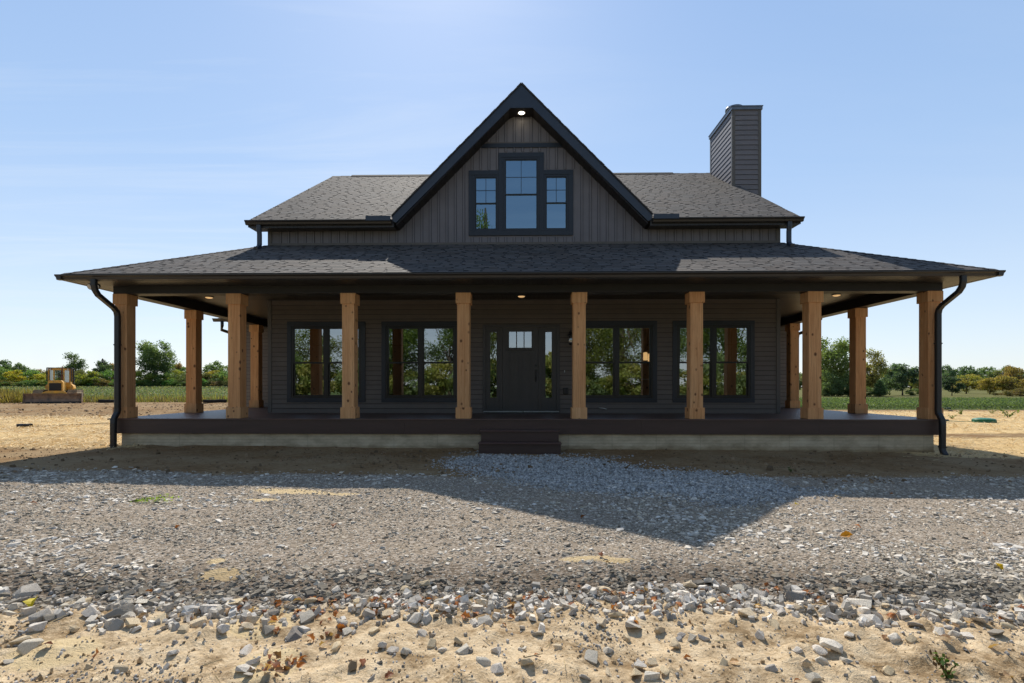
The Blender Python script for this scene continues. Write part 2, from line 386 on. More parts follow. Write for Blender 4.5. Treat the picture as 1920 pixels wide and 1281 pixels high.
class MB:
    def __init__(s): s.v = []; s.f = []; s.c = []; s.sm = []
    def face(s, pts, c=None, sm=False):
        i = len(s.v); s.v += [tuple(p) for p in pts]
        s.f.append(tuple(range(i, i+len(pts)))); s.c.append(c); s.sm.append(sm); return s
    def grid(s, rings, close=True, capa=True, capb=True, sm=True, c=None):
        i0 = len(s.v); n = len(rings[0])
        for r in rings: s.v += [tuple(p) for p in r]
        for k in range(len(rings)-1):
            for j in range(n if close else n-1):
                a = i0+k*n+j; b = i0+k*n+(j+1) % n
                s.f.append((a, b, b+n, a+n)); s.c.append(c); s.sm.append(sm)
        if capa: s.f.append(tuple(i0+j for j in reversed(range(n)))); s.c.append(c); s.sm.append(False)
        if capb: s.f.append(tuple(i0+(len(rings)-1)*n+j for j in range(n))); s.c.append(c); s.sm.append(False)
        return s
    def box(s, x0, x1, y0, y1, z0, z1, c=None, mat=None):
        P = [(x0, y0, z0), (x1, y0, z0), (x1, y1, z0), (x0, y1, z0), (x0, y0, z1), (x1, y0, z1), (x1, y1, z1), (x0, y1, z1)]
        if mat is not None: P = [tuple(mat @ Vector(p)) for p in P]
        i = len(s.v); s.v += P
        for q in ((0, 3, 2, 1), (4, 5, 6, 7), (0, 1, 5, 4), (1, 2, 6, 5), (2, 3, 7, 6), (3, 0, 4, 7)):
            s.f.append(tuple(i+k for k in q)); s.c.append(c); s.sm.append(False)
        return s
    def prism(s, prof, axis, a, b, c=None, sm=False):
        """profile of 2D points extruded along an axis: 'x' -> (y,z), 'y' -> (x,z), 'z' -> (x,y)"""
        def P(p, t):
            return (t, p[0], p[1]) if axis == 'x' else (p[0], t, p[1]) if axis == 'y' else (p[0], p[1], t)
        return s.grid([[P(p, a) for p in prof], [P(p, b) for p in prof]], sm=sm, c=c)
    def tube(s, pts, rad, n=8, c=None, cap=True, sm=True):
        pts = [Vector(p) for p in pts]; rings = []
        if not hasattr(rad, '__len__'): rad = [rad]*len(pts)
        up = None
        for i, p in enumerate(pts):
            t = (pts[min(i+1, len(pts)-1)]-pts[max(i-1, 0)])
            if t.length < 1e-9: t = Vector((0, 0, 1))
            t.normalize()
            if up is None:
                up = Vector((0, 0, 1)) if abs(t.z) < .9 else Vector((0, 1, 0))
            a = t.cross(up)
            if a.length < 1e-6: a = t.orthogonal()
            a.normalize(); b_ = a.cross(t); up = b_
            rings.append([p+a*math.cos(2*math.pi*k/n)*rad[i]+b_*math.sin(2*math.pi*k/n)*rad[i] for k in range(n)])
        return s.grid(rings, capa=cap, capb=cap, sm=sm, c=c)
    def rsweep(s, pts, hx, hn, c=None):
        """rectangular section swept along a path in a plane of constant x (or general), width along x"""
        pts = [Vector(p) for p in pts]; rings = []
        for i, p in enumerate(pts):
            t = (pts[min(i+1, len(pts)-1)]-pts[max(i-1, 0)]).normalized()
            nrm = Vector((1, 0, 0)).cross(t).normalized()
            x = Vector((1, 0, 0)); k = .25
            ring = []
            for (a, b_) in ((-1, -1+k), (-1+k, -1), (1-k, -1), (1, -1+k), (1, 1-k), (1-k, 1), (-1+k, 1), (-1, 1-k)):
                ring.append(p+x*a*hx+nrm*b_*hn)
            rings.append(ring)
        return s.grid(rings, sm=False, c=c)
    def lathe(s, prof, cx, cy, n=24, c=None):
        return s.grid([[(cx+r*math.cos(2*math.pi*k/n), cy+r*math.sin(2*math.pi*k/n), z) for k in range(n)] for r, z in prof], c=c)
    def mesh(s, name, origin=(0, 0, 0)):
        me = bpy.data.meshes.new(name)
        ox, oy, oz = origin
        me.from_pydata([(x-ox, y-oy, z-oz) for x, y, z in s.v], [], s.f)
        if any(c is not None for c in s.c):
            at = me.color_attributes.new('Col', 'FLOAT_COLOR', 'CORNER')
            arr = []
            for f, c in zip(s.f, s.c):
                cc = c or (.1, .1, .1); arr += [cc[0], cc[1], cc[2], 1.0]*len(f)
            at.data.foreach_set('color', arr)
        if any(s.sm): me.polygons.foreach_set('use_smooth', s.sm)
        return me
    def build(s, name, mat, parent=None, origin=(0, 0, 0), bevel=0.0):
        me = s.mesh(name, origin); me.materials.append(M[mat] if isinstance(mat, str) else mat)
        o = bpy.data.objects.new(name, me); link(o, parent)
        if parent is not None: KID.setdefault(parent.name, []).append(o)
        if bevel:
            b = o.modifiers.new('bevel', 'BEVEL'); b.width = bevel; b.segments = 2; b.limit_method = 'ANGLE'
        return o

def np_mesh(name, verts, faces_flat, nper, mat, colors=None, smooth=False):
    """mesh from numpy arrays; every face has nper corners; colours per point"""
    me = bpy.data.meshes.new(name)
    nv = len(verts); nf = len(faces_flat)//nper
    me.vertices.add(nv); me.vertices.foreach_set('co', np.ascontiguousarray(verts, dtype=np.float32).ravel())
    me.loops.add(nf*nper); me.loops.foreach_set('vertex_index', np.ascontiguousarray(faces_flat, dtype=np.int32))
    me.polygons.add(nf); me.polygons.foreach_set('loop_start', np.arange(0, nf*nper, nper, dtype=np.int32))
    me.polygons.foreach_set('use_smooth', np.full(nf, bool(smooth)))
    me.update(calc_edges=True)
    if colors is not None:
        for an, cc in (colors.items() if isinstance(colors, dict) else [('Col', colors)]):
            at = me.color_attributes.new(an, 'FLOAT_COLOR', 'POINT')
            c4 = np.ones((nv, 4), np.float32); c4[:, :3] = cc
            at.data.foreach_set('color', c4.ravel())
    me.materials.append(M[mat])
    return me
# ------------------------------------------------------------------ farmhouse
HO = (0.0, 16.0, 0.0)                     # origin of the house in house coordinates
HOUSE = thing('farmhouse', 'dark brown farmhouse with steep front gable and deep wraparound porch on cedar posts', 'house', (-.03, 16.0, 0))
def hb(mb, name, mat, parent=None, bevel=0.0):
    return mb.build(name, mat, parent or HOUSE, HO, bevel)

YF, YW, YG = 10.90, 13.24, 17.3          # deck front, main wall, wing wall
XW = 6.43                                # half width of the main body
DZ = .655                                # deck height
SL = .47                                 # porch roof slope

def cut(x0, x1, holes):
    """remove intervals from [x0, x1]"""
    segs = [(x0, x1)]
    for a, b in holes:
        out = []
        for s, e in segs:
            if b <= s or a >= e: out.append((s, e)); continue
            if a > s: out.append((s, a))
            if b < e: out.append((b, e))
        segs = out
    return segs

def lap_siding(mb, axis, fixed, a0, a1, z0, z1, holes=(), sign=-1, pitch=.12, depth=.020, colr=None):
    """clapboards: every course is a double four lap; holes: (a0, a1, z0, z1)"""
    z = z0
    while z < z1-1e-4:
        zt = min(z+pitch, z1); zm = (z+zt)/2; h = zt-z
        for s, e in cut(a0, a1, [(h0[0], h0[1]) for h0 in holes if h0[2] < zm < h0[3]]):
            col_ = colr or SID; dk = tuple(v*.22 for v in col_); k_ = random.uniform(.94, 1.06); col_ = tuple(v*k_ for v in col_)  # dk: shadow line of each lap painted as a darker siding colour
            prof = [(depth, .0), (depth*1.05, .008), (depth*.35, h-.012), (depth*.12, h-.0115), (depth*.1, h)]
            pts = []
            for d, t in prof: pts.append((fixed+sign*d, z+t))
            for i_, ((d0, q0), (d1, q1)) in enumerate(zip(pts[:-1], pts[1:])):
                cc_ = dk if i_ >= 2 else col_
                if axis == 'x':
                    mb.face([(s, d0, q0), (e, d0, q0), (e, d1, q1), (s, d1, q1)], cc_)
                else:
                    mb.face([(d0, s, q0), (d0, e, q0), (d1, e, q1), (d1, s, q1)], cc_)
            # butt under the lap, its shade painted dark
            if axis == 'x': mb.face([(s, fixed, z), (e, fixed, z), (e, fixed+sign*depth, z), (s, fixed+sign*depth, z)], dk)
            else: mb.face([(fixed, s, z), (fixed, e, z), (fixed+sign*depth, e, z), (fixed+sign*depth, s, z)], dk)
        z = zt

# ---- windows of the ground floor: (x0, x1) of the outside of the trim
WIN = [(-5.98, -3.97), (-3.56, -1.55), (1.37, 3.41), (3.80, 5.84)]
WZ0, WZ1 = .93, 2.985
DX0, DX1, DZ1 = -.98, .965, 2.90
T = .108                                   # trim width
holes = [(a+T*.6, b-T*.6, WZ0+T*.6, WZ1-T*.6) for a, b in WIN] + [(DX0+.06, DX1-.06, .6, DZ1-.06)]
mb = MB(); lap_siding(mb, 'x', YW, -XW, XW, DZ, 3.53, holes)
mb.box(-XW+.06, XW-.06, YW+.03, YW+.06, 3.40, 5.0, SID)
wall = hb(mb, 'front_wall', 'siding'); tag(wall, 'dark brown horizontal lap siding under the porch roof')
for sx in (-1, 1):
    mb = MB(); mb.box(sx*XW-.05, sx*XW+.05, YW-.03, YW+.06, DZ, 3.53); hb(mb, 'corner_trim', 'cornertrim', wall, .006)
mb = MB(); mb.box(-XW+.06, XW-.06, YW-.024, YW-.001, 3.503, 3.528); hb(mb, 'top_trim', 'cornertrim', wall)
for sx in (-1, 1):                         # lower side walls
    mb = MB(); lap_siding(mb, 'y', sx*XW, YW+.06, YG, DZ, 3.53, (), sx); hb(mb, 'side_wall', 'siding')

def window(x0, x1):
    mb = MB()
    fx0, fx1, fz0, fz1 = x0+T, x1-T, WZ0+T, WZ1-T
    F = .045; xm = (x0+x1)/2
    y0, y1 = YW-.022, YW+.07
    for a, b, c, d in ((fx0, fx0+F, fz0, fz1), (fx1-F, fx1, fz0, fz1), (fx0+F, fx1-F, fz0, fz0+F), (fx0+F, fx1-F, fz1-F, fz1), (xm-.05, xm+.05, fz0+F, fz1-F)):
        mb.box(a, b, y0, y1, c, d)
    w = hb(mb, 'window', 'sash', None, .004)
    mb = MB(); ty0, ty1 = YW-.036, YW+.01
    mb.box(x0, x1, ty0, ty1, WZ1-T, WZ1); mb.box(x0, x1, ty0, ty1, WZ0, WZ0+T)
    mb.box(x0, x0+T, ty0+.003, ty1, WZ0+T, WZ1-T); mb.box(x1-T, x1, ty0+.003, ty1, WZ0+T, WZ1-T)
    hb(mb, 'trim', 'trim', w, .004)
    zm = (fz0+fz1)/2-.02
    for a, b in ((fx0+F, xm-.05), (xm+.05, fx1-F)):
        for k, (c, d, yy) in enumerate(((fz0+F, zm+.012, .03), (zm-.012, fz1-F, .002))):
            mb = MB(); S = .033; ya, yb = YW+yy-.016, YW+yy+.012
            mb.box(a, a+S, ya, yb, c, d); mb.box(b-S, b, ya, yb, c, d); mb.box(a+S, b-S, ya, yb, c, c+S); mb.box(a+S, b-S, ya, yb, d-S, d)
            hb(mb, 'sash', 'sash', w)
            mb = MB(); yg = YW+yy
            mb.face([(a+S, yg, c+S), (b-S, yg, c+S), (b-S, yg, d-S), (a+S, yg, d-S)])
            hb(mb, 'glass_pane', 'glass', w)
            if k == 1:
                mb = MB(); xc = (a+b)/2; zc = (c+d)/2
                mb.box(a+S, b-S, yg+.006, yg+.014, zc-.005, zc+.005); mb.box(xc-.005, xc+.005, yg+.0075, yg+.0125, c+S, d-S)
                hb(mb, 'muntin', 'sash', w)
    return w
for a, b in WIN: window(a, b)

# ---- entrance: door between two sidelights
mb = MB(); y0, y1 = YW-.045, YW+.06
mb.box(DX0, DX0+.075, y0, y1, DZ+.06, DZ1); mb.box(DX1-.075, DX1, y0, y1, DZ+.06, DZ1); mb.box(DX0+.075, DX1-.075, y0, y1, DZ1-.075, DZ1)
mb.box(-.555, -.485, y0+.01, y1, DZ+.06, DZ1-.075); mb.box(.425, .495, y0+.01, y1, DZ+.06, DZ1-.075)
ent = hb(mb, 'entrance', 'door', None, .004)
mb = MB(); mb.box(DX0+.02, DX1-.02, YW-.09, YW+.06, DZ+.03, DZ+.058); hb(mb, 'threshold', 'chrome', ent)
mb = MB(); mb.box(DX0+.03, DX1-.03, YW-.05, YW+.05, DZ+.002, DZ+.029); hb(mb, 'sill', 'black_metal', ent)
for a, b, ga, gb in ((DX0+.075, -.555, -.79, -.63), (.495, DX1-.075, .605, .765)):
    mb = MB(); gz0, gz1 = 1.05, 2.71; ya, yb = YW-.02, YW+.02; zb, zt = DZ+.06, DZ1-.075
    mb.box(a, ga, ya, yb, zb, zt); mb.box(gb, b, ya, yb, zb, zt); mb.box(ga, gb, ya, yb, zb, gz0); mb.box(ga, gb, ya, yb, gz1, zt)
    for p, q, r_, s_ in ((ga-.02, ga, gz0-.02, gz1+.02), (gb, gb+.02, gz0-.02, gz1+.02), (ga, gb, gz0-.02, gz0), (ga, gb, gz1, gz1+.02)):
        mb.box(p, q, ya-.008, ya+.004, r_, s_)
    s = hb(mb, 'sidelight', 'door', ent)
    mb = MB(); mb.face([(ga, YW, gz0), (gb, YW, gz0), (gb, YW, gz1), (ga, YW, gz1)]); mb.build('glass_pane', M['glass'], ent, HO)
# door slab with three lites, shelf and two tall panels
dx0, dx1, dz0, dz1 = -.483, .423, DZ+.062, DZ1-.078
gx0, gx1, gz0, gz1 = -.315, .255, 2.315, 2.72
px = [(-.315, -.055), (.0, .255)]; pz0, pz1 = 1.03, 2.17
mb = MB(); ya, yb = YW-.02, YW+.024
xs = [dx0, gx0, gx1, dx1]
mb.box(dx0, gx0, ya, yb, dz0, dz1); mb.box(gx1, dx1, ya, yb, dz0, dz1); mb.box(gx0, gx1, ya, yb, gz1, dz1); mb.box(gx0, gx1, ya, yb, pz1, gz0); mb.box(gx0, gx1, ya, yb, dz0, pz0)
mb.box(px[0][1], px[1][0], ya, yb, pz0, pz1)
for a, b in px:
    mb.box(a, b, ya+.013, yb, pz0, pz1); mb.box(a+.035, b-.035, ya+.006, ya+.015, pz0+.035, pz1-.035)
w3 = (gx1-gx0)/3
for k in (1, 2): mb.box(gx0+k*w3-.012, gx0+k*w3+.012, ya+.002, yb, gz0, gz1)
for p, q, r_, s_ in ((gx0-.02, gx0, gz0-.02, gz1+.02), (gx1, gx1+.02, gz0-.02, gz1+.02), (gx0, gx1, gz1, gz1+.02)): mb.box(p, q, ya-.008, ya+.004, r_, s_)
slab = hb(mb, 'front_door', 'door', ent); tag(slab, 'dark craftsman front door with three small panes')
mb = MB(); mb.box(gx0-.05, gx1+.05, ya-.04, ya, gz0-.06, gz0-.03)
for k in range(12):
    xx = gx0-.03+k*(gx1-gx0+.06-.025)/11; mb.box(xx, xx+.025, ya-.028, ya, gz0-.078, gz0-.0605)
hb(mb, 'dentil_shelf', 'door', ent)
for k in range(3):
    mb = MB(); a = gx0+k*w3+.012*(k > 0); b = gx0+(k+1)*w3-.012*(k < 2)
    mb.face([(a, YW, gz0), (b, YW, gz0), (b, YW, gz1), (a, YW, gz1)]); mb.build('glass_pane', M['glass'], ent, HO)
mb = MB()
mb.prism([(.362+.03*math.cos(t*math.pi/8), 1.86+.03*math.sin(t*math.pi/8)) for t in range(16)], 'y', ya-.025, ya)
mb.prism([(.362+.018*math.cos(t*math.pi/8), 1.86+.018*math.sin(t*math.pi/8)) for t in range(16)], 'y', ya-.035, ya-.02)
mb.prism([(.362+.028*math.cos(t*math.pi/8), 1.73+.04*math.sin(t*math.pi/8)) for t in range(16)], 'y', ya-.02, ya)
mb.tube([(.362, ya-.015, 1.72), (.362, ya-.055, 1.70), (.362, ya-.065, 1.62), (.362, ya-.055, 1.52), (.362, ya-.01, 1.48)], [.011, .012, .013, .011, .009])
mb.box(.345, .379, ya-.012, ya, 1.44, 1.50)
hb(mb, 'handle', 'black_metal', ent)

# wall lantern, doorbell, outlet box, cable end beside the door
lx, ly = 1.235, YW-.02
mb = MB(); mb.prism([(lx+.055*math.cos(t*math.pi/8), 2.64+.09*math.sin(t*math.pi/8)) for t in range(16)], 'y', ly-.02, ly+.01)
mb.tube([(lx, ly-.02, 2.66), (lx, ly-.08, 2.76), (lx, ly-.13, 2.74), (lx, ly-.14, 2.68)], .011)
mb.lathe([(.015, 2.70), (.02, 2.68), (.06, 2.65), (.085, 2.615), (.09, 2.60), (.075, 2.598)], lx, ly-.14, 16)
lan = hb(mb, 'wall_lantern', 'black_metal'); tag(lan, 'black lantern with clear glass beside the front door')
mb = MB(); mb.lathe([(.055, 2.598), (.068, 2.58), (.066, 2.44), (.05, 2.40)], lx, ly-.14, 14); hb(mb, 'lantern_glass', 'cabglass', lan)
mb = MB(); mb.lathe([(.012, 2.59), (.014, 2.55), (.026, 2.52), (.028, 2.49), (.012, 2.46)], lx, ly-.14, 10); hb(mb, 'bulb', 'white_plastic', lan)
mb = MB(); mb.lathe([(.052, 2.40), (.056, 2.395), (.05, 2.38), (.015, 2.36)], lx, ly-.14, 14); hb(mb, 'lantern_base', 'black_metal', lan)
mb = MB(); mb.box(1.075, 1.10, YW-.035, YW-.012, 1.67, 1.76); db = hb(mb, 'doorbell', 'sash')
mb = MB(); mb.box(1.080, 1.095, YW-.040, YW-.0345, 1.685, 1.745); hb(mb, 'button', 'white_plastic', db)
mb = MB(); mb.box(1.05, 1.18, YW-.05, YW-.01, 1.13, 1.30); ob = hb(mb, 'outlet_box', 'machine_black', None, .006)
mb = MB(); mb.box(1.065, 1.165, YW-.085, YW-.0505, 1.145, 1.285); hb(mb, 'outlet_cover', 'black_metal', ob, .01)
mb = MB(); mb.tube([(1.95, YW-.01, .80), (1.99, YW-.05, .79), (2.06, YW-.06, .785), (2.12, YW-.05, .765), (2.15, YW-.03, .755)], .008, 6); hb(mb, 'loose_cable', 'white_plastic')

# ---- interior seen through the glass
mb = MB()
ix, iy0, iy1, iz1 = 6.3, YW+.14, 19.5, 3.5
mb.face([(-ix, iy0, DZ+.02), (ix, iy0, DZ+.02), (ix, iy1, DZ+.02), (-ix, iy1, DZ+.02)])
mb.face([(-ix, iy0, iz1), (-ix, iy1, iz1), (ix, iy1, iz1), (ix, iy0, iz1)])
mb.face([(-ix, iy1, DZ), (ix, iy1, DZ), (ix, iy1, iz1), (-ix, iy1, iz1)])
for sx in (-1, 1): mb.face([(sx*ix, iy0, DZ), (sx*ix, iy1, DZ), (sx*ix, iy1, iz1), (sx*ix, iy0, iz1)])
mb.face([(-.95, iy0, DZ), (-.95, iy1, DZ), (-.95, iy1, iz1), (-.95, iy0, iz1)])
room = hb(mb, 'interior_room', 'interior')
mb = MB()
mb.box(3.35, 3.45, iy1-.05, iy1-.002, DZ+.03, 2.75); mb.box(4.2, 4.3, iy1-.05, iy1-.002, DZ+.03, 2.75); mb.box(3.45, 4.2, iy1-.05, iy1-.002, 2.65, 2.75); mb.box(3.45, 4.2, iy1-.03, iy1-.002, DZ+.03, 2.65)
hb(mb, 'interior_door', 'white_paint', room)

# ---- ground plane parts of the porch: foundation, deck, steps
mb = MB(); mb.box(-8.5, 8.5, YF+.05, YG-.01, -.4, .345); hb(mb, 'foundation', 'foundation')
mb = MB()
y = YF-.02; k = 0
while y < YG-.02:
    yb = min(y+.139, YG-.002)
    rngs = [(-8.76, 8.76)] if y < YW-.005 else [(-8.76, -XW-.02), (XW+.02, 8.76)]
    for a, b in rngs:
        cuts = [a]+sorted(random.uniform(a+1, b-1) for _ in range(2 if b-a > 5 else 0))+[b]
        for p, q in zip(cuts[:-1], cuts[1:]): mb.box(p+.0015, q-.0015, y, yb, DZ-.025, DZ)
    y += .1445
deck = hb(mb, 'porch_deck', 'deck', None, .002)
mb = MB()
xs = [-8.72, -6.1, -2.45, -.9, 2.5, 6.15, 8.72]
for a, b in zip(xs[:-1], xs[1:]): mb.box(a+.0015, b-.0015, YF, YF+.022, .337, DZ-.027)
for sx in (-1, 1): mb.box(min(sx*8.72, sx*8.70), max(sx*8.72, sx*8.70), YF+.024, YG, .337, DZ-.027)
hb(mb, 'fascia_board', 'deckfascia', deck)
mb = MB(); mb.box(-8.6, 8.6, YF+.04, YF+.14, .36, DZ-.03); mb.box(-8.55, 8.55, YF+.3, YF+.4, .36, DZ-.03); hb(mb, 'joist', 'deckfascia', deck)
mb = MB(); sx0, sx1 = -.83, .775
mb.box(sx0+.015, sx1-.015, 10.60, 10.62, .222, .413)
mb.box(sx0-.005, sx1+.005, 10.29, 10.31, -.08, .193)
for a, b in ((sx0+.015, sx0+.035), (sx1-.035, sx1-.015)):
    mb.box(a, b, 10.622, 10.895, -.1, .413); mb.box(a, b, 10.312, 10.62, -.1, .193)
st = hb(mb, 'porch_steps', 'deckfascia', None, .004); tag(st, 'two dark brown box steps below the front door')
for q in ((sx0, sx1, 10.57, 10.895, .415, .44), (sx0-.02, sx1+.02, 10.26, 10.5985, .195, .22)):
    mb = MB(); ym = (q[2]+q[3])/2; mb.box(q[0], q[1], q[2], ym-.002, q[4], q[5]); mb.box(q[0], q[1], ym+.002, q[3], q[4], q[5]); hb(mb, 'tread', 'deck', st, .003)

# ---- cedar posts
PZ1 = 3.305
def post(x, y, proto=[None]):
    loc = (x, y-HO[1], DZ)
    if proto[0] is None:
        mb = MB(); mb.box(-.13, .13, -.13, .13, .002, PZ1-DZ-.002)
        p = mb.build('porch_post', M['cedar'], HOUSE, (0, 0, 0), .006); p.location = loc
        h = .158
        for nm, z0, z1 in (('post_base', .001, .236), ('post_cap', PZ1-DZ-.225, PZ1-DZ-.001)):
            mb = MB()
            for s in (-1, 1):
                mb.box(-h, h, min(s*h, s*.131), max(s*h, s*.131), z0, z1)
                mb.box(min(s*(h-.0015), s*.131), max(s*(h-.0015), s*.131), -.1305, .1305, z0+.001, z1-.001)
            mb.build(nm, M['cedar'], p, (0, 0, 0), .003)
        proto[0] = p; return p
    c = copy_tree(proto[0], HOUSE); c.location = loc; return c
PX = [(i-3.5)*2.44 for i in range(8)]
for x in PX: post(x, 11.105)
for s in (-1, 1):
    for y in (13.46, 16.66): post(s*8.54, y)

# ---- beam, ceiling, soffits, gutters of the porch
mb = MB(); mb.box(-8.69, 8.69, 10.955, 11.25, PZ1, 3.53); bm = hb(mb, 'porch_beam', 'beam', None, .004)
for s in (-1, 1):
    mb = MB(); a, b = sorted((s*8.395, s*8.69)); mb.box(a, b, 11.252, YG, PZ1, 3.53); hb(mb, 'porch_beam', 'beam', None, .004)
mb = MB(); mb.box(-8.39, 8.39, 11.252, YW-.03, 3.532, 3.55); mb.box(-XW, XW, YW-.03, YW+.03, 3.5325, 3.55)
ceil = hb(mb, 'porch_ceiling', 'soffit_front')
for s in (-1, 1):
    mb = MB(); a, b = sorted((s*6.48, s*8.39)); mb.box(a, b, YW-.028, YG-.01, 3.533, 3.55); hb(mb, 'porch_ceiling', 'soffit_side')
ZS = 3.465; EX, EY = 9.17, 10.34
mb = MB(); mb.face([(-EX, EY+.02, ZS), (-8.69, 10.953, ZS), (8.69, 10.953, ZS), (EX, EY+.02, ZS)]); hb(mb, 'soffit', 'soffit_front')
for s in (-1, 1):
    mb = MB(); mb.face([(s*EX, EY+.02, ZS), (s*EX, YG, ZS), (s*8.692, YG, ZS), (s*8.692, 10.953, ZS)]); hb(mb, 'soffit', 'soffit_side')
def gutter_prof(o, zt):     # outward from the fascia, K style
    return [(0, zt-.005), (0, zt-.10), (o*.55, zt-.10), (o*.62, zt-.085), (o*.72, zt-.05), (o*.95, zt-.03), (o, zt-.02), (o, zt), (o-.012, zt), (o-.012, zt-.012), (.012, zt-.09*.2)]
mb = MB()
mb.box(-EX, EX, EY, EY+.018, ZS-.005, 3.575)
for s in (-1, 1):
    a, b = sorted((s*EX, s*(EX-.018))); mb.box(a, b, EY+.02, YG, ZS-.005, 3.575)
hb(mb, 'fascia', 'fascia')
mb = MB(); p = [(EY-.001-d, z) for d, z in gutter_prof(.125, 3.565)]
mb.prism(p, 'x', -EX-.125, EX+.125)
gut = hb(mb, 'gutter', 'gutter')
for s in (-1, 1):
    mb = MB(); p = [(s*(EX+.001+d), z) for d, z in gutter_prof(.125, 3.563)]; mb.prism(p, 'y', EY-.12, YG); hb(mb, 'gutter', 'gutter')

# downspouts at the two front corner posts
for s in (-1, 1):
    x = s*8.54
    mb = MB()
    path = [(x, 10.275, 3.47), (x, 10.275, 3.36), (x, 10.30, 3.27), (x, 10.38, 3.18), (x, 10.78, 2.98), (x, 10.86, 2.91), (x, 10.885, 2.82), (x, 10.885, .86), (x, 10.875, .78), (x, 10.83, .72), (x, 10.79, .66), (x, 10.775, .56), (x, 10.775, .08), (x, 10.76, .02), (x, 10.70, -.04-.02*s)]
    mb.rsweep(path, .052, .04)
    ds = hb(mb, 'downspout', 'black_metal')
    mb = MB(); mb.box(x-.058, x+.058, 10.728, 10.822, .09, .12); hb(mb, 'strap', 'white_plastic' if s > 9 else 'black_metal', ds)
    mb = MB(); mb.box(x-.058, x+.058, 10.842, 10.93, 2.2, 2.225); hb(mb, 'strap', 'black_metal', ds)
# twin head flood lamp under the left soffit
mb = MB(); fx, fy = -8.71, 10.50
mb.lathe([(.05, ZS-.001), (.05, ZS-.03), (.02, ZS-.04)], fx, fy, 16)
mb.tube([(fx, fy, ZS-.03), (fx, fy-.01, ZS-.075)], .016)
fl = hb(mb, 'flood_light', 'black_metal'); tag(fl, 'small twin flood lamp under the left eave corner')
for dx in (-.055, .06):
    mb = MB(); d = Vector((dx*4, -.8, -.35)).normalized(); c0 = Vector((fx+dx, fy-.01, ZS-.085))
    mb.tube([c0-d*.045, c0-d*.03, c0+d*.02, c0+d*.05], [.025, .052, .062, .064], 14); hd = hb(mb, 'lamp_head', 'black_metal', fl)
    mb = MB(); mb.tube([c0+d*.05, c0+d*.054], [.054, .054], 14); hb(mb, 'lens', 'lens', fl)
# dome lamps of the porch ceiling
for dx in (-7.62, 0.0, 7.5):
    mb = MB(); mb.lathe([(.10, 3.531), (.10, 3.51), (.085, 3.505)], dx, 12.6, 20); dl = hb(mb, 'ceiling_light', 'black_metal')
    mb = MB(); mb.lathe([(.085, 3.504), (.075, 3.492), (.05, 3.482), (.015, 3.478)], dx, 12.6, 20); hb(mb, 'lamp_dome', 'lamp_dome', dl)

# ---- shingled roofs
def shingles(mb, P0, U, V, rngfn, L, e=.150, seed=1, dens=1.0):
    rr = random.Random(seed)
    P0 = Vector(P0); U = Vector(U).normalized(); V = Vector(V).normalized(); Nn = U.cross(V).normalized()
    if Nn.z < 0: Nn = -Nn
    P = lambda u, s, h: P0+U*u+V*s+Nn*h
    n = int(math.ceil(L/e))
    for i in range(n):
        s0 = i*e; s1 = min(L, s0+e)
        if s1-s0 < .01: continue
        for (a0, b0, a1, b1) in rngfn(s0, s1):
            k = rr.uniform(.85, 1.1); c = (.086*k, .078*k, .076*k)
            h = .008
            mb.face([P(a0, s0, h), P(b0, s0, h), P(b1, s1, .001), P(a1, s1, .001)], c)
            mb.face([P(a0, s0, -.003), P(b0, s0, -.003), P(b0, s0, h), P(a0, s0, h)], (.012, .012, .013))  # course butt coloured near black, a painted shadow line
            x = a0+rr.uniform(0, .15)
            while x < b0-.05:
                w = rr.uniform(.16, .40)*dens; xe = min(x+w, b0)
                lo = max(x, a1-(0 if a1 <= a0 else 0)); 
                xa1 = min(max(x, a1), b1); xe1 = min(max(xe, a1), b1)
                q = rr.choice((.078, .088, .096, .104, .114))*rr.uniform(.94, 1.06); wm = rr.uniform(-.004, .008)
                c = (q*1.08+wm, q*.98, q*.93-wm*.6)
                t0, t1 = h+.0035, .0085
                mb.face([P(x, s0, t0), P(xe, s0, t0), P(xe1, s1, t1), P(xa1, s1, t1)], c)
                mb.face([P(x, s0, -.003), P(xe, s0, -.003), P(xe, s0, t0), P(x, s0, t0)], (.013, .013, .014))  # tab butt darkened the same way, shade put into its colour
                mb.face([P(x, s0, h), P(x, s0, t0), P(xa1, s1, t1), P(xa1, s1, .001)], c)
                mb.face([P(xe, s0, t0), P(xe, s0, h), P(xe1, s1, .001), P(xe1, s1, t1)], c)
                x = xe+rr.choice((.03, .05, .08, .11))
# porch roof, three slopes between hips
ZE = 3.585; EYs = EY-.03; EXs = EX+.0; ZT = 4.935
cs = math.hypot(1, (ZT-ZE)/(YW-EYs)); Lp = (YW-EYs)*cs
hipr = (EXs-XW)/(YW-EYs)
mb = MB()
def r_front(s0, s1):
    f0, f1 = s0/cs*hipr, s1/cs*hipr
    return [(-EXs+f0, EXs-f0, -EXs+f1, EXs-f1)]
shingles(mb, (0, EYs, ZE), (1, 0, 0), (0, YW-EYs, ZT-ZE), r_front, Lp, seed=5)
proof = hb(mb, 'porch_roof', 'shingle'); tag(proof, 'wide low shingled porch roof hipped at both corners')
for s in (-1, 1):
    mb = MB(); run = EXs-XW; cs2 = math.hypot(1, (ZT-ZE)/run); hip2 = (YW-EYs)/run
    def r_side(s0, s1): return [(EYs+s0/cs2*hip2, YG+.0, EYs+s1/cs2*hip2, YG+.0)]
    shingles(mb, (s*EXs, 0, ZE), (0, 1, 0), (-s*run, 0, ZT-ZE), r_side, run*cs2, seed=6+s)
    hb(mb, 'side_roof', 'shingle', proof)
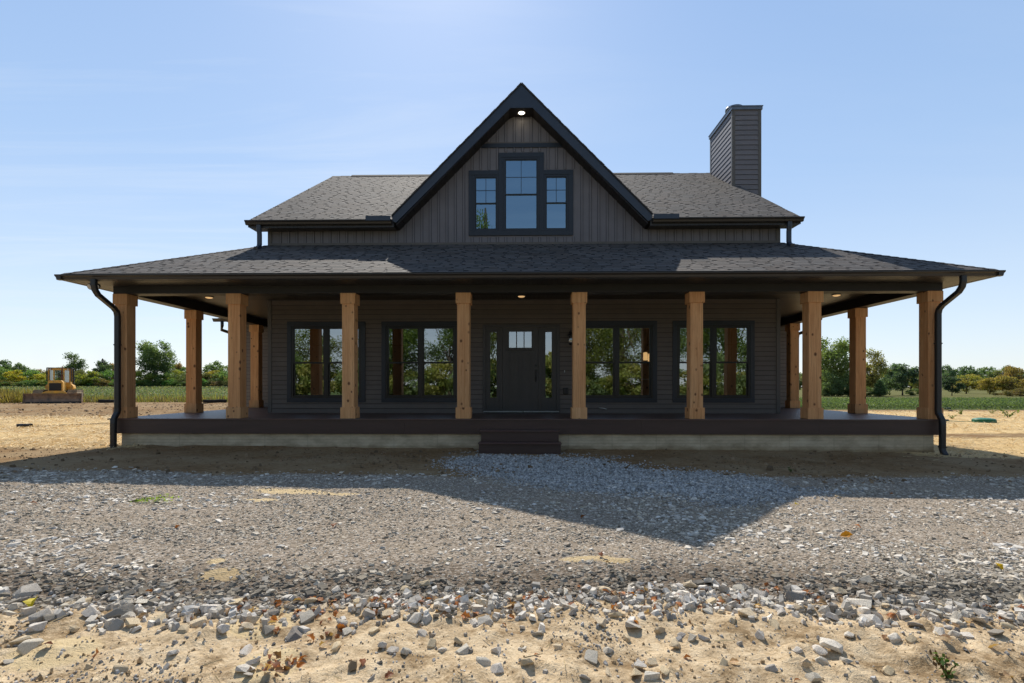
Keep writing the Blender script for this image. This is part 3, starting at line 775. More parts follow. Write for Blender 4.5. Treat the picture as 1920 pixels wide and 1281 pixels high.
for s in (-1, 1):
    mb = MB()
    n = 26
    A = Vector((s*EXs, EYs, ZE)); B = Vector((s*XW, YW, ZT))
    for k in range(n):
        a = A.lerp(B, k/n); b = A.lerp(B, min(1, (k+1.35)/n)); up = Vector((0, 0, 1))
        sd = Vector((s*.11, .11*hipr*0+.0, -.05)); sd2 = Vector((0, -.11, -.05))
        for dd in (sd, sd2):
            mb.face([a+up*.026, a+dd+up*.024, b+dd+up*.010, b+up*.012], (.07, .066, .066))
            mb.face([a+up*.026, a+dd+up*.024, a+dd+up*.004, a+up*.004], (.02, .02, .02))
    hb(mb, 'hip_cap', 'shingle', proof)
mb = MB(); mb.box(-XW, XW, YW-.045, YW-.012, ZT-.02, ZT+.045); hb(mb, 'flashing', 'cornertrim', proof)

# main roof: 7 in 12 gable, ridge parallel to the front
MX, MY, MZ = 6.80, 12.86, 5.455; RY, RZ = 18.65, 8.88
msl = (RZ-MZ)/(RY-MY); cm = math.hypot(1, msl); Lm = (RY-MY)*cm
GH, GZ = 3.19, 8.74                     # half width and apex of the front gable roof
GY = 12.80
def r_main(s0, s1):
    def gh(s):
        z = MZ+s/cm*msl
        return max(0, (GZ-z)*(GH/(GZ-5.52)))-.06
    g0, g1 = gh(s0), gh(s1)
    if g0 < .1: return [(-MX, MX, -MX, MX)]
    return [(-MX, -g0, -MX, -max(g1, 0)), (g0, MX, max(g1, 0), MX)]
mb = MB(); shingles(mb, (0, MY, MZ), (1, 0, 0), (0, RY-MY, RZ-MZ), r_main, Lm, seed=9)
mroof = hb(mb, 'main_roof', 'shingle')
mb = MB(); mb.face([(-MX, RY, RZ), (MX, RY, RZ), (MX, 24.4, MZ), (-MX, 24.4, MZ)], (.08, .075, .075)); hb(mb, 'rear_slope', 'shingle', mroof)
mb = MB()
for a, b in ((-6.1, -1.0), (1.0, 5.35)):
    mb.prism([(RY-.16, RZ-.065), (RY, RZ+.05), (RY+.16, RZ-.065)], 'x', a, b, (.028, .027, .028))
hb(mb, 'ridge_vent', 'shingle', mroof)
mb = MB()
for k in range(44):
    a = -MX+k*.31; mb.prism([(RY-.14, RZ-.07), (RY, RZ+.018+.006*(k % 2)), (RY+.14, RZ-.07)], 'x', a, min(MX, a+.305), (.075, .07, .07))
hb(mb, 'ridge_cap', 'shingle', mroof)
# rake boards, soffit, fascia and gutter of the main eaves
for s in (-1, 1):
    mb = MB()
    a, b = sorted((s*(MX-.002), s*(MX-.022)))
    mb.prism([(MY, MZ-.002), (RY, RZ-.002), (RY, RZ-.20), (MY, MZ-.17)], 'x', a, b)
    mb.prism([(24.4, MZ-.002), (RY+.001, RZ-.002), (RY+.001, RZ-.20), (24.4, MZ-.17)], 'x', a, b)
    hb(mb, 'rake_board', 'fascia', mroof)
ZM = 5.285
for s in (-1, 1):
    mb = MB(); a, b = sorted((s*3.15, s*(MX-.024))); mb.face([(a, MY+.015, ZM), (b, MY+.015, ZM), (b, YW-.014, ZM), (a, YW-.014, ZM)])
    mb.face([(a, MY+.012, ZM-.01), (b, MY+.012, ZM-.01), (b, MY+.012, MZ-.005), (a, MY+.012, MZ-.005)])
    hb(mb, 'eave_soffit', 'soffit_front', mroof)
    mb = MB(); a, b = sorted((s*(XW+.02), s*(MX-.024))); mb.prism([(YW-.01, ZM), (RY, ZM+(RY-YW)*msl), (RY, ZM+(RY-YW)*msl+.02), (YW-.01, ZM+.02)], 'x', a, b); hb(mb, 'rake_soffit', 'soffit_side', mroof)
    mb = MB(); p = [(MY-d, z) for d, z in gutter_prof(.125, 5.435)]; a, b = sorted((s*3.2, s*(MX+.03))); mb.prism(p, 'x', a, b); hb(mb, 'eave_gutter', 'gutter', mroof)
    mb = MB(); a, b = sorted((s*3.21, s*3.82)); mb.box(a, b, MY-.132, MY-.122, 5.40, 5.515); hb(mb, 'splash_guard', 'fascia', mroof)
    mb = MB(); x = s*6.50
    mb.rsweep([(x, 12.81, 5.33), (x, 12.82, 5.22), (x, 12.84, 5.10), (x, 12.84, 4.86), (x, 12.82, 4.80), (x, 12.74, 4.745), (x, 12.66, 4.72)], .05, .038)
    hb(mb, 'eave_downspout', 'fascia', mroof)

# ---- front gable
gs = (GZ-5.52)/GH
mb = MB()
for s in (-1, 1):
    ybk = RY-.25
    V = Vector((-s*GH, 0, GZ-5.52)); Lg = V.length
    def r_g(s0, s1):
        f = lambda t: (MY+.05)+(ybk-MY)*(t/Lg)+.12
        return [(GY-.03, f(s0), GY-.03, f(s1))]
    shingles(mb, (s*GH, 0, 5.52), (0, 1, 0), V, r_g, Lg, seed=20+s)
groof = hb(mb, 'gable_roof', 'shingle'); tag(groof, 'steep gable roof over the front attic window')
mb = MB()
for s in (-1, 1):
    n = 30
    for k in range(n):      # ragged edge of the shingles along the rake
        t0, t1 = k/n, (k+1)/n; o = .008*(k % 2)+random.uniform(0, .005)
        x0, z0 = s*GH*(1-t0), 5.52+(GZ-5.52)*t0; x1, z1 = s*GH*(1-t1), 5.52+(GZ-5.52)*t1
        mb.prism([(x0, z0-.004), (x1, z1-.004), (x1+s*.012, z1+.016+o), (x0+s*.012, z0+.016+o)], 'y', GY-.034, GY-.002, (.06, .057, .058))
hb(mb, 'shingle_edge', 'shingle', groof)
FW = .315                                # vertical depth of the rake fascia
mb = MB(); y0, y1 = GY, GY+.025
for s in (-1, 1):
    mb.prism([(0, GZ-.004), (s*(GH+.0), 5.516), (s*(GH-.02), 5.516-.10), (s*(GH-.10), 5.516-.155), (s*.0, GZ-FW)], 'y', y0, y1)
hb(mb, 'rake_fascia', 'fascia', groof)
mb = MB(); mb.prism([(-.30, 8.155), (.30, 8.155), (0, 8.455)], 'y', y0-.004, y1-.002); hb(mb, 'peak_panel', 'fascia', groof)
mb = MB()
for s in (-1, 1):                        # sloped soffit, in slats
    x0 = GH-.10; z0 = 5.516-.155
    L = 20
    for k in range(L):
        xa, xb = x0+(.30-x0)*k/L, x0+(.30-x0)*(k+.93)/L
        za, zb = GZ-FW-gs*xa, GZ-FW-gs*xb
        mb.prism([(s*xa, za), (s*xb, zb), (s*xb, zb+.03), (s*xa, za+.03)], 'y', y1, YW-.002)
    mb.prism([(s*x0, z0+.02), (s*.30, GZ-FW-gs*.3+.02), (s*.30, GZ-FW-gs*.3+.05), (s*x0, z0+.05)], 'y', y1+.001, YW-.004)
mb.box(-.31, .31, y1, YW-.003, 8.152, 8.17)
hb(mb, 'gable_soffit', 'beam', groof)
mb = MB(); mb.lathe([(.095, 8.151), (.095, 8.143), (.075, 8.143)], 0, 13.02, 24); rl = hb(mb, 'recessed_light', 'white_plastic')
mb = MB(); mb.lathe([(.075, 8.1425), (.07, 8.138), (.02, 8.136)], 0, 13.02, 24); hb(mb, 'lamp_lens', 'lamp_white', rl)

# upper wall: board and batten
UW = [(-1.337, -.581, 5.15, 6.80), (-.581, .566, 5.15, 7.243), (.566, 1.306, 5.15, 6.80)]
def wall_top(x):
    g = GZ-FW-gs*abs(x)+.05
    return min(8.165, max(ZM+.015, g)) if abs(x) < 3.1 else ZM+.015
mb = MB(); step = .2135
xs = [-XW+.05]; k = -30
edges = sorted(set([round(i*step+.03, 4) for i in range(-30, 31) if abs(i*step+.03) < XW-.06]+[-XW+.05, XW-.05, -3.1, 3.1, 0.0]+[h for w in UW for h in (w[0]+.05, w[1]-.05)]))
Z0 = ZT-.05
uh = [(UW[0][0]+.05, UW[1][0]+.05, 5.2, 6.75), (UW[1][0]+.05, UW[1][1]-.05, 5.2, 7.19), (UW[1][1]-.05, UW[2][1]-.05, 5.2, 6.75)]
for a, b in zip(edges[:-1], edges[1:]):
    m_ = (a+b)/2; h = [(w[2], w[3]) for w in uh if w[0] <= m_ <= w[1]]
    ta, tb = wall_top(a+1e-4), wall_top(b-1e-4)
    if h:
        mb.face([(a, YW, Z0), (b, YW, Z0), (b, YW, h[0][0]), (a, YW, h[0][0])], BAT); mb.face([(a, YW, h[0][1]), (b, YW, h[0][1]), (b, YW, tb), (a, YW, ta)], BAT)
    else: mb.face([(a, YW, Z0), (b, YW, Z0), (b, YW, tb), (a, YW, ta)], BAT)
for i in range(-30, 31):
    x = i*step+.03
    if abs(x) > XW-.08: continue
    top = min(wall_top(x-.02), wall_top(x+.02))-.002
    segs = [(Z0, top)]
    hs = [(w[2]-.03, w[3]+.03) for w in UW if w[0]-.02 < x < w[1]+.02]
    if hs: segs = [(Z0, min(h[0] for h in hs)), (max(h[1] for h in hs), top)]
    for z0, z1 in segs:
        if z1-z0 > .02:
            mb.prism([(x-.024, YW), (x-.020, YW-.018), (x+.020, YW-.018), (x+.024, YW)], 'z', z0, z1, BAT)
            for e_ in (-1, 1): mb.box(x+e_*.030-.006, x+e_*.030+.006, YW-.002, YW-.0005, z0, z1, tuple(v*.36 for v in BAT))  # flush dark strips, shadow lines of the batten edges painted on
gw = hb(mb, 'gable_wall', 'siding'); tag(gw, 'taupe board and batten siding of the upper floor')
mb = MB(); zb = 7.376
xh = (GZ-FW-zb)/gs
mb.box(-xh, xh, YW-.034, YW-.001, zb, zb+.105); hb(mb, 'band_board', 'trim', gw)
mb = MB(); mb.box(-xh+.1, xh-.1, YW-.03, YW-.001, zb+.107, zb+.135); hb(mb, 'band_cap', 'cornertrim', gw)
for sx in (-1, 1):
    mb = MB(); mb.box(sx*XW-.05, sx*XW+.05, YW-.022, YW+.05, Z0, ZM+.01); hb(mb, 'upper_corner_trim', 'cornertrim', gw)
for sx in (-1, 1):                       # gable end walls
    mb = MB(); p = [(YW+.051, Z0), (24.0, Z0), (24.0, ZM), (RY, ZM+(RY-YW)*msl), (YW+.051, ZM)]
    mb.face([(sx*XW, a, b) for a, b in p], BAT)
    y = YW+.2
    while y < 24:
        zt = ZM+(min(y, 2*RY-y)-YW)*msl if YW < y < 2*RY-YW else ZM
        a, b = sorted((sx*XW, sx*(XW+.014))); mb.box(a, b, y-.02, y+.02, Z0, min(zt, ZM+(RY-YW)*msl), BAT); y += step
    hb(mb, 'gable_end_wall', 'siding')
# attic window: tall middle unit between two lower ones
mb = MB(); Tt = .115; ty0, ty1 = YW-.036, YW+.005
a0, a1, b0, b1, zb, zs, zc = UW[0][0], UW[2][1], UW[1][0], UW[1][1], 5.15, 6.80, 7.243
mb.box(a0, a1, ty0, ty1, zb, zb+Tt)
mb.box(a0, a0+Tt, ty0+.003, ty1, zb+Tt, zs-Tt); mb.box(a1-Tt, a1, ty0+.003, ty1, zb+Tt, zs-Tt)
mb.box(a0, b0, ty0, ty1, zs-Tt, zs); mb.box(b1, a1, ty0, ty1, zs-Tt, zs)
mb.box(b0, b0+Tt, ty0+.0015, ty1, zb+Tt, zc-Tt); mb.box(b1-Tt, b1, ty0+.0015, ty1, zb+Tt, zc-Tt)
mb.box(b0, b1, ty0, ty1, zc-Tt, zc)
at = hb(mb, 'attic_window', 'trim', None, .004); tag(at, 'three part attic window with raised middle sash in dark trim')
for (wa, wb, wt, zm) in ((a0+Tt, b0, zs-Tt, 5.975), (b0+Tt, b1-Tt, zc-Tt, 6.195), (b1, a1-Tt, zs-Tt, 5.975)):
    wz = zb+Tt; F = .05
    mb = MB(); y0, y1 = YW-.026, YW+.05
    mb.box(wa, wa+F, y0, y1, wz, wt); mb.box(wb-F, wb, y0, y1, wz, wt); mb.box(wa+F, wb-F, y0, y1, wz, wz+F); mb.box(wa+F, wb-F, y0, y1, wt-F, wt)
    hb(mb, 'window_frame', 'trim', at, .004)
    for k, (c, d, yy) in enumerate(((wz+F, zm+.012, .02), (zm-.012, wt-F, .0))):
        a, b = wa+F, wb-F; S = .026; yg = YW+yy
        mb = MB(); mb.box(a, a+S, yg-.014, yg+.01, c, d); mb.box(b-S, b, yg-.014, yg+.01, c, d); mb.box(a+S, b-S, yg-.014, yg+.01, c, c+S); mb.box(a+S, b-S, yg-.014, yg+.01, d-S, d)
        hb(mb, 'sash', 'sash', at)
        mb = MB(); mb.face([(a+S, yg, c+S), (b-S, yg, c+S), (b-S, yg, d-S), (a+S, yg, d-S)]); hb(mb, 'glass_pane', 'glass_upper', at)
        if k == 1:
            mb = MB(); xc = (a+b)/2; zc_ = (c+d)/2
            mb.box(a+S, b-S, yg-.006, yg-.002, zc_-.007, zc_+.007); mb.box(xc-.007, xc+.007, yg-.0055, yg-.0025, c+S, d-S); hb(mb, 'muntin', 'trim', at)
mb = MB()
for q in ([(-1.4, 15.2, 5.1), (1.4, 15.2, 5.1), (1.4, 15.2, 7.4), (-1.4, 15.2, 7.4)], [(-1.4, 13.36, 5.1), (1.4, 13.36, 5.1), (1.4, 15.2, 5.1), (-1.4, 15.2, 5.1)], [(-1.4, 13.36, 7.4), (1.4, 13.36, 7.4), (1.4, 15.2, 7.4), (-1.4, 15.2, 7.4)],
          [(-1.4, 13.36, 5.1), (-1.4, 15.2, 5.1), (-1.4, 15.2, 7.4), (-1.4, 13.36, 7.4)], [(1.4, 13.36, 5.1), (1.4, 15.2, 5.1), (1.4, 15.2, 7.4), (1.4, 13.36, 7.4)]): mb.face(q)
hb(mb, 'attic_room', 'interior')

# ---- chimney chase on the right gable end
cx0, cx1, cy0, cy1, cz0, cz1 = 6.60, 7.46, 16.5, 18.4, 3.6, 9.98
mb = MB(); lap_siding(mb, 'x', cy0, cx0, cx1, cz0+.02, cz1, (), -1, .155, .02, BAT); lap_siding(mb, 'y', cx0, cy0, cy1, cz0+.02, cz1, (), -1, .155, .02, BAT); lap_siding(mb, 'y', cx1, cy0, cy1, cz0+.02, cz1, (), 1, .155, .02, BAT); lap_siding(mb, 'x', cy1, cx0, cx1, cz0+.02, cz1, (), 1, .155, .02, BAT)
ch = hb(mb, 'chimney', 'siding'); tag(ch, 'tall siding clad chimney chase at the right end of the roof')
for x, y in ((cx0, cy0), (cx1, cy0), (cx0, cy1), (cx1, cy1)):
    mb = MB(); sx = 1 if x == cx0 else -1; sy = 1 if y == cy0 else -1
    a, b = sorted((x-sx*.024, x+sx*.075)); c, d = sorted((y-sy*.024, y+sy*.075)); mb.box(a, b, c, d, cz0, cz1+.002); hb(mb, 'corner_trim', 'cornertrim', ch, .004)
mb = MB(); mb.box(cx0-.05, cx1+.05, cy0-.05, cy1+.05, cz1, cz1+.095)
mb.box(cx0-.065, cx1+.065, cy0-.065, cy1+.065, cz1+.095, cz1+.12)
mb.grid([[(cx0-.06, cy0-.06, cz1+.12), (cx1+.06, cy0-.06, cz1+.12), (cx1+.06, cy1+.06, cz1+.12), (cx0-.06, cy1+.06, cz1+.12)], [(6.93, 17.3, cz1+.17), (7.13, 17.3, cz1+.17), (7.13, 17.6, cz1+.17), (6.93, 17.6, cz1+.17)]], sm=False)
hb(mb, 'chimney_cap', 'capmetal', ch)
mb = MB(); mb.lathe([(.16, cz1+.15), (.17, cz1+.36), (.27, cz1+.37), (.27, cz1+.38), (.17, cz1+.385), (.17, cz1+.47), (.28, cz1+.48), (.28, cz1+.55), (.26, cz1+.56), (.1, cz1+.565)], 7.03, 17.45, 28); hb(mb, 'flue_cap', 'capmetal', ch)

# ---- rear wings left and right
for s, xo in ((-1, 9.45), (1, 8.95)):
    mb = MB(); a, b = sorted((s*(XW+.02), s*xo)); lap_siding(mb, 'x', YG, a, b, DZ, 3.5, (), -1, .12, .02, WING)
    wg = hb(mb, 'wing_wall', 'siding'); tag(wg, 'lighter lap siding of the set back wing at the porch end')
    mb = MB(); a, b = sorted((s*xo-.05, s*xo+.05)); mb.box(a, b, YG-.024, YG+.06, -.2, 3.45); hb(mb, 'corner_trim', 'cornertrim', wg)
    mb = MB(); mb.box(*sorted((s*(XW+.02), s*(xo-.002))), YG+.03, 24, -.3, 3.45, SID); hb(mb, 'wing_body', 'siding', wg)
    xe = xo+.5
    mb = MB(); mb.prism([(YG-.5, 3.53), (20.6, 4.9), (24.5, 3.3)], 'x', *sorted((s*XW, s*xe)), (.09, .085, .085)); hb(mb, 'wing_roof', 'shingle', wg)
    mb = MB(); p = [(YG-.5-d, z) for d, z in gutter_prof(.125, 3.535)]; mb.prism(p, 'x', *sorted((s*(8.8 if s < 0 else 8.7), s*(xe+.05)))); hb(mb, 'wing_gutter', 'gutter', wg)
    mb = MB(); mb.tube([(s*(xe-.25), YG-.57, 3.44), (s*(xe-.24), YG-.55, 3.30), (s*(xe-.16), YG-.45, 3.18), (s*(xo+.06), YG-.1, 3.05), (s*(xo+.06), YG-.03, 2.9), (s*(xo+.06), YG-.03, .1)], .05, 8); hb(mb, 'wing_downspout', 'black_metal', wg)
mb = MB(); mb.box(-XW+.1, XW-.1, 23.7, 24.0, -.3, 5.3, SID); hb(mb, 'rear_wall', 'siding')

# ---- things inside the room: pendant lamps and kitchen island
for i, (px_, py_, lab) in enumerate(((3.86, 16.4, 'lit glass pendant lamp inside the window right of the door, left one of the pair'), (4.17, 17.1, 'lit glass pendant lamp inside the window right of the door, right one of the pair'))):
    pl = thing('pendant_lamp', lab, 'lamp', (px_-.03, py_, 2.15), 0, 'kitchen pendant lamps')
    mb = MB(); mb.tube([(0, 0, 1.33), (0, 0, .32)], .008, 6); mb.lathe([(.045, .33), (.05, .30), (.045, .25)], 0, 0, 12); mb.build('stem', M['black_metal'], pl)
    mb = MB(); mb.lathe([(.045, .249), (.065, .23), (.07, .06), (.065, .0)], 0, 0, 14); mb.build('lamp_shade', M['lamp_warm'], pl)
isl = thing('kitchen_island', 'dark kitchen island seen through the window right of the door', 'kitchen island', (3.75, 16.7, DZ+.02))
mb = MB(); mb.box(-.55, .9, -.5, .5, 0, .86); mb.build('cabinet', M['dark_cab'], isl)
mb = MB(); mb.box(-.65, 1.0, -.6, .6, .862, .90); mb.build('countertop', M['chrome'], isl, bevel=.004)
# ------------------------------------------------------------------ ground sheet
def geo(a, b, n):
    return a*(b/a)**(np.arange(1, n+1)/n)
gx = np.concatenate([np.arange(0, 5.0, .036), np.arange(5.0, 12, .085), np.arange(12, 20, .2), geo(20, 1500, 48)])
gx = np.concatenate([-gx[:0:-1], gx])
gy = np.concatenate([-geo(4, 1500, 26)[::-1], np.arange(-4, 1.5, .5), np.arange(1.5, 4.4, .026), np.arange(4.4, 11.4, .07), np.arange(11.4, 45, .35), geo(45, 1500, 60)])
GX, GY_ = np.meshgrid(gx, gy)
x = GX.ravel(); y = GY_.ravel()
z = H(x, y)
verts = np.stack([x, y, z], 1); nx, ny = len(gx), len(gy)
ii = (np.arange(ny-1)[:, None]*nx+np.arange(nx-1)[None, :]).ravel()
faces = np.stack([ii, ii+1, ii+1+nx, ii+nx], 1).ravel()
ZA = np.zeros((len(x), 3), np.float32); ZB = ZA.copy(); ZC = ZA.copy()
ZA[:, 0] = zone_gravel(x, y)*(1-sst(30, 40, np.abs(x))); ZA[:, 1] = zone_blue(x, y)
L_ = x < 0
strawL = sst(10.2, 11.2, y)*(1-sst(20.5, 22.5, y))*L_*sst(7.2, 8.6, np.abs(x))
strawR = sst(9.6, 11.0, y)*(1-sst(29, 31, y))*(~L_)*sst(6.5, 9.0, np.abs(x))*(1-.75*np.exp(-((y-15.6+.03*x)/1.1)**2))
ZA[:, 2] = np.clip(strawL+strawR, 0, 1)
fieldL = sst(42, 44, y)*L_; fieldR = sst(31.5, 32.5, y)*(1-sst(50, 52, y))*(~L_)
ZB[:, 0] = np.clip(fieldL+fieldR+(y < -6), 0, 1); ZB[:, 1] = zone_tan(x, y)*(y > -6)
ZC[:, 0] = ((~L_) & (y >= 50)).astype(float)+((L_) & (y > 130))
# darker unwashed edge of the gravel just before the rocks
ed = y-edge_rock(x)
ZC[:, 1] = .75*sst(-.05, .08, ed)*(1-sst(.35, 1.0, ed))*(y > 0)
SAND = [(418, 1078, .16, .10), (405, 1052, .07, .05), (1098, 1047, .20, .05), (1160, 1050, .12, .04), (545, 922, .5, .12), (490, 938, .22, .06), (640, 927, .22, .06), (100, 1215, .22, .12), (485, 1165, .22, .13), (505, 1240, .16, .1), (870, 1124, .1, .05)]
SW = []
for (px_, py_, rx, ry) in SAND:
    X, Y, _, d = px2w(px_, py_); ry = max(ry*1.4, .06); SW.append((X, Y, rx, ry))
    q = ((x-X)/rx)**2+((y-Y)/ry)**2
    ZB[:, 2] = np.maximum(ZB[:, 2], np.clip(1.05-q*.55, 0, .82))
gm = np_mesh('ground', verts, faces, 4, 'ground', {'ZA': ZA, 'ZB': ZB, 'ZC': ZC}, True)
go = bpy.data.objects.new('ground', gm); link(go); tag(go, kind='structure')

def offsand(X, Y):
    m = np.ones(len(X), bool)
    for (a, b_, rx, ry) in SW: m &= (((X-a)/rx)**2+((Y-b_)/ry)**2)*rng.uniform(.4, 2.4, len(X)) > .85
    return m
# ------------------------------------------------------------------ loose stone, built as solid chips
BOX = np.array([[-1, -1, -1], [1, -1, -1], [1, 1, -1], [-1, 1, -1], [-1, -1, 1], [1, -1, 1], [1, 1, 1], [-1, 1, 1]], float)
BF = np.array([[4, 5, 6, 7], [0, 1, 5, 4], [1, 2, 6, 5], [2, 3, 7, 6], [3, 0, 4, 7]])
def chips(name, X, Y, size, flat, colr, sink=.25, tilt=.3, elong=(.6, 1.0)):
    n = len(X); Z = H(X, Y)
    v = np.repeat(BOX[None], n, 0)*rng.uniform(.5, 1.05, (n, 8, 3))
    v[:, 4:, :2] *= rng.uniform(.45, .95, (n, 1, 1))
    ext = np.stack([np.ones(n), rng.uniform(*elong, n), flat*rng.uniform(.7, 1.3, n)], 1)*size[:, None]*.5
    v *= ext[:, None, :]
    a = rng.uniform(0, 2*np.pi, n); tx = rng.normal(0, tilt, n); ty = rng.normal(0, tilt, n)
    v[:, :, 2] += v[:, :, 0]*tx[:, None]+v[:, :, 1]*ty[:, None]
    ca, sa = np.cos(a)[:, None], np.sin(a)[:, None]
    vx = v[:, :, 0]*ca-v[:, :, 1]*sa; vy = v[:, :, 0]*sa+v[:, :, 1]*ca
    P = np.stack([vx+X[:, None], vy+Y[:, None], v[:, :, 2]+Z[:, None]+(ext[:, 2]*(1-2*sink))[:, None]], 2).reshape(-1, 3)
    F = (np.arange(n)[:, None, None]*8+BF[None]).ravel()
    C = np.repeat(colr, 8, 0)
    me = np_mesh(name, P, F, 4, 'gravel', C)
    o = bpy.data.objects.new(name, me); return link(o)
def stone_cols(n, lo=.12, hi=.42, warm=.12):
    t = lo+(hi-lo)*rng.beta(1.7, 2.4, n); w = rng.normal(0, .035, n)+warm*.42
    return np.stack([t*(1+w*.55), t*(1+w*.06), t*(1-w*.65)], 1)
def sample(n, d0, d1, p=1.0, spread=1.08, pad=1.6):
    """points spread over the ground in front of the camera between two distances, denser near"""
    u = rng.random(n)
    if abs(p-1) < 1e-3: d = d0*(d1/d0)**u
    else: d = (d0**(1-p)+u*(d1**(1-p)-d0**(1-p)))**(1/(1-p))
    r = rng.uniform(-1, 1, n)*(d*.98*spread+pad)
    return r*math.cos(YAW)-d*math.sin(YAW), d*math.cos(YAW)+r*math.sin(YAW), d
# coarse stones of the border, too many to count
X = rng.uniform(-4.2, 4.2, 26000); Y = edge_rock(X)+rng.normal(-.01, .13, len(X)); X = X*Y/3.2
cl_ = sst(.36, .62, fbm(X*2.4+7, Y*2.4, 3))
k = (rng.random(len(X)) < .085*(.25+cl_)*np.where(X > -.3, 1.25, .9)) & (Y > 2.2); X, Y = X[k], Y[k]
cc = stone_cols(len(X), .28, .88, .45)
o = chips('border_stones', X, Y, np.clip(rng.lognormal(math.log(.034), .42, len(X)), .015, .07), .62*np.ones(len(X)), cc, .18, .3); tag(o, 'coarse pale stones crowded along the edge of the gravel drive', kind='stuff')
# fine crushed gravel
X, Y, D = sample(190000, 2.75, 8.9, 1.15)
keep = rng.random(len(X)) < zone_gravel(X, Y)*(.22+.70*sst(.34, .66, fbm(X*.5, Y*1.7, 4)))*(1-.35*zone_blue(X, Y))
keep &= offsand(X, Y) | (rng.random(len(X)) < .12)
X, Y, D = X[keep], Y[keep], D[keep]
sz = np.clip(rng.lognormal(math.log(.0155), .48, len(X)), .007, .06)*(.82+.03*D)*(1+.75*np.exp(-((Y-edge_rock(X)-.25)/.45)**2))
c = stone_cols(len(X), .15, .74, .64)
edge = np.exp(-((Y-edge_rock(X)-.28)/.28)**2)
c *= (1-.5*edge)[:, None]
o = chips('gravel_bed', X, Y, sz, .34*np.ones(len(X)), c, .28, .22); tag(o, 'grey brown crushed gravel spread over the drive', kind='stuff')
# flat pale pieces lying on it in drifts
X, Y, D = sample(20000, 3.2, 8.6, 1.0)
dr = sst(.48, .66, fbm(X*.5+3, Y*1.2+5, 4))
keep = (rng.random(len(X)) < zone_gravel(X, Y)*(.04+.75*dr)*sst(.35, .8, Y-edge_rock(X))) & offsand(X, Y)
X, Y, D = X[keep], Y[keep], D[keep]
sz = np.clip(rng.lognormal(math.log(.043), .42, len(X)), .02, .10)*(.82+.03*D)
o = chips('flat_stone_scatter', X, Y, sz, .26*np.ones(len(X)), stone_cols(len(X), .40, .90, .46), .3, .16, (.5, .9)); tag(o, 'pale flat stone chips drifted over the gravel drive', kind='stuff')
# pale bluish limestone in front of the steps
X = rng.uniform(-1.6, 4.6, 60000); Y = rng.uniform(5.9, 10.6, 60000)
keep = zone_blue(X, Y) > .5
X, Y = X[keep], Y[keep]
t = rng.uniform(.22, .66, len(X)); cc = np.stack([t*1.02, t, t*.96], 1)
o = chips('limestone_chips', X, Y, np.clip(rng.lognormal(math.log(.026), .35, len(X)), .012, .06), .5*np.ones(len(X)), cc, .2, .3); tag(o, 'pale limestone chips fanned out before the porch steps', kind='stuff')
# grit on the sandy soil and on the soil beside the house
X, Y, D = sample(100000, 1.9, 3.6, 1.2)
keep = rng.random(len(X)) < zone_tan(X, Y)*(.10+.55*sst(.52, .76, fbm(X*2.2+1, Y*2.2, 4)))
X, Y = X[keep], Y[keep]
sz = np.clip(rng.lognormal(math.log(.0068), .62, len(X)), .003, .032)
cc = stone_cols(len(X), .2, .6, .25); br = rng.random(len(X)) < .35
cc[br] = np.array([.44, .32, .19])*rng.uniform(.6, 1.4, (br.sum(), 1))
o = chips('soil_grit', X, Y, sz, .7*np.ones(len(X)), cc, .2, .3); tag(o, 'small pebbles and clods strewn over the sandy soil', kind='stuff')
X = rng.uniform(-14, 14, 15000); Y = rng.uniform(7.6, 11.2, 15000)
keep = (rng.random(len(X)) < .18+.6*sst(.55, .7, fbm(X*.8, Y*1.3+3, 3))) & ~((np.abs(X) < 8.6) & (Y > 10.9))
X, Y = X[keep], Y[keep]
o = chips('soil_clods', X, Y, np.clip(rng.lognormal(math.log(.022), .55, len(X)), .01, .12), .6*np.ones(len(X)), np.array([.24, .17, .105])*rng.uniform(.6, 1.5, (len(X), 1)), .3, .3); tag(o, 'brown soil clods along the foundation', kind='stuff')
X = np.concatenate([rng.uniform(-48, -12, 6000)]); Y = rng.uniform(20.5, 42, len(X))
o = chips('graded_soil_clods', X, Y, np.clip(rng.lognormal(math.log(.06), .45, len(X)), .03, .2), .4*np.ones(len(X)), np.array([.42, .30, .195])*rng.uniform(.55, 1.45, (len(X), 1)), .35, .3); tag(o, 'brown clods on the graded soil before the bulldozer', kind='stuff')

# ------------------------------------------------------------------ straw
def blades(name, X, Y, length, width, colr, up=.15, mat='straw', zoff=.012, lean=None):
    n = len(X); Z = H(X, Y)+zoff
    a = rng.uniform(0, 2*np.pi, n); e = rng.normal(0, up, n) if lean is None else lean
    dx, dy, dz = np.cos(a)*np.cos(e), np.sin(a)*np.cos(e), np.sin(e)
    px_, py_ = -np.sin(a), np.cos(a)
    P = np.zeros((n, 4, 3))
    h = length/2 if lean is None else length*0
    b0 = np.stack([X-dx*h, Y-dy*h, Z], 1); b1 = b0+np.stack([dx*length, dy*length, np.abs(dz)*length], 1)
    w = np.stack([px_*width, py_*width, np.full(n, .004)], 1)/2
    P[:, 0] = b0-w; P[:, 1] = b0+w; P[:, 2] = b1+w*.5; P[:, 3] = b1-w*.5
    me = np_mesh(name, P.reshape(-1, 3), np.arange(n*4), 4, mat, np.repeat(colr, 4, 0))
    return link(bpy.data.objects.new(name, me))
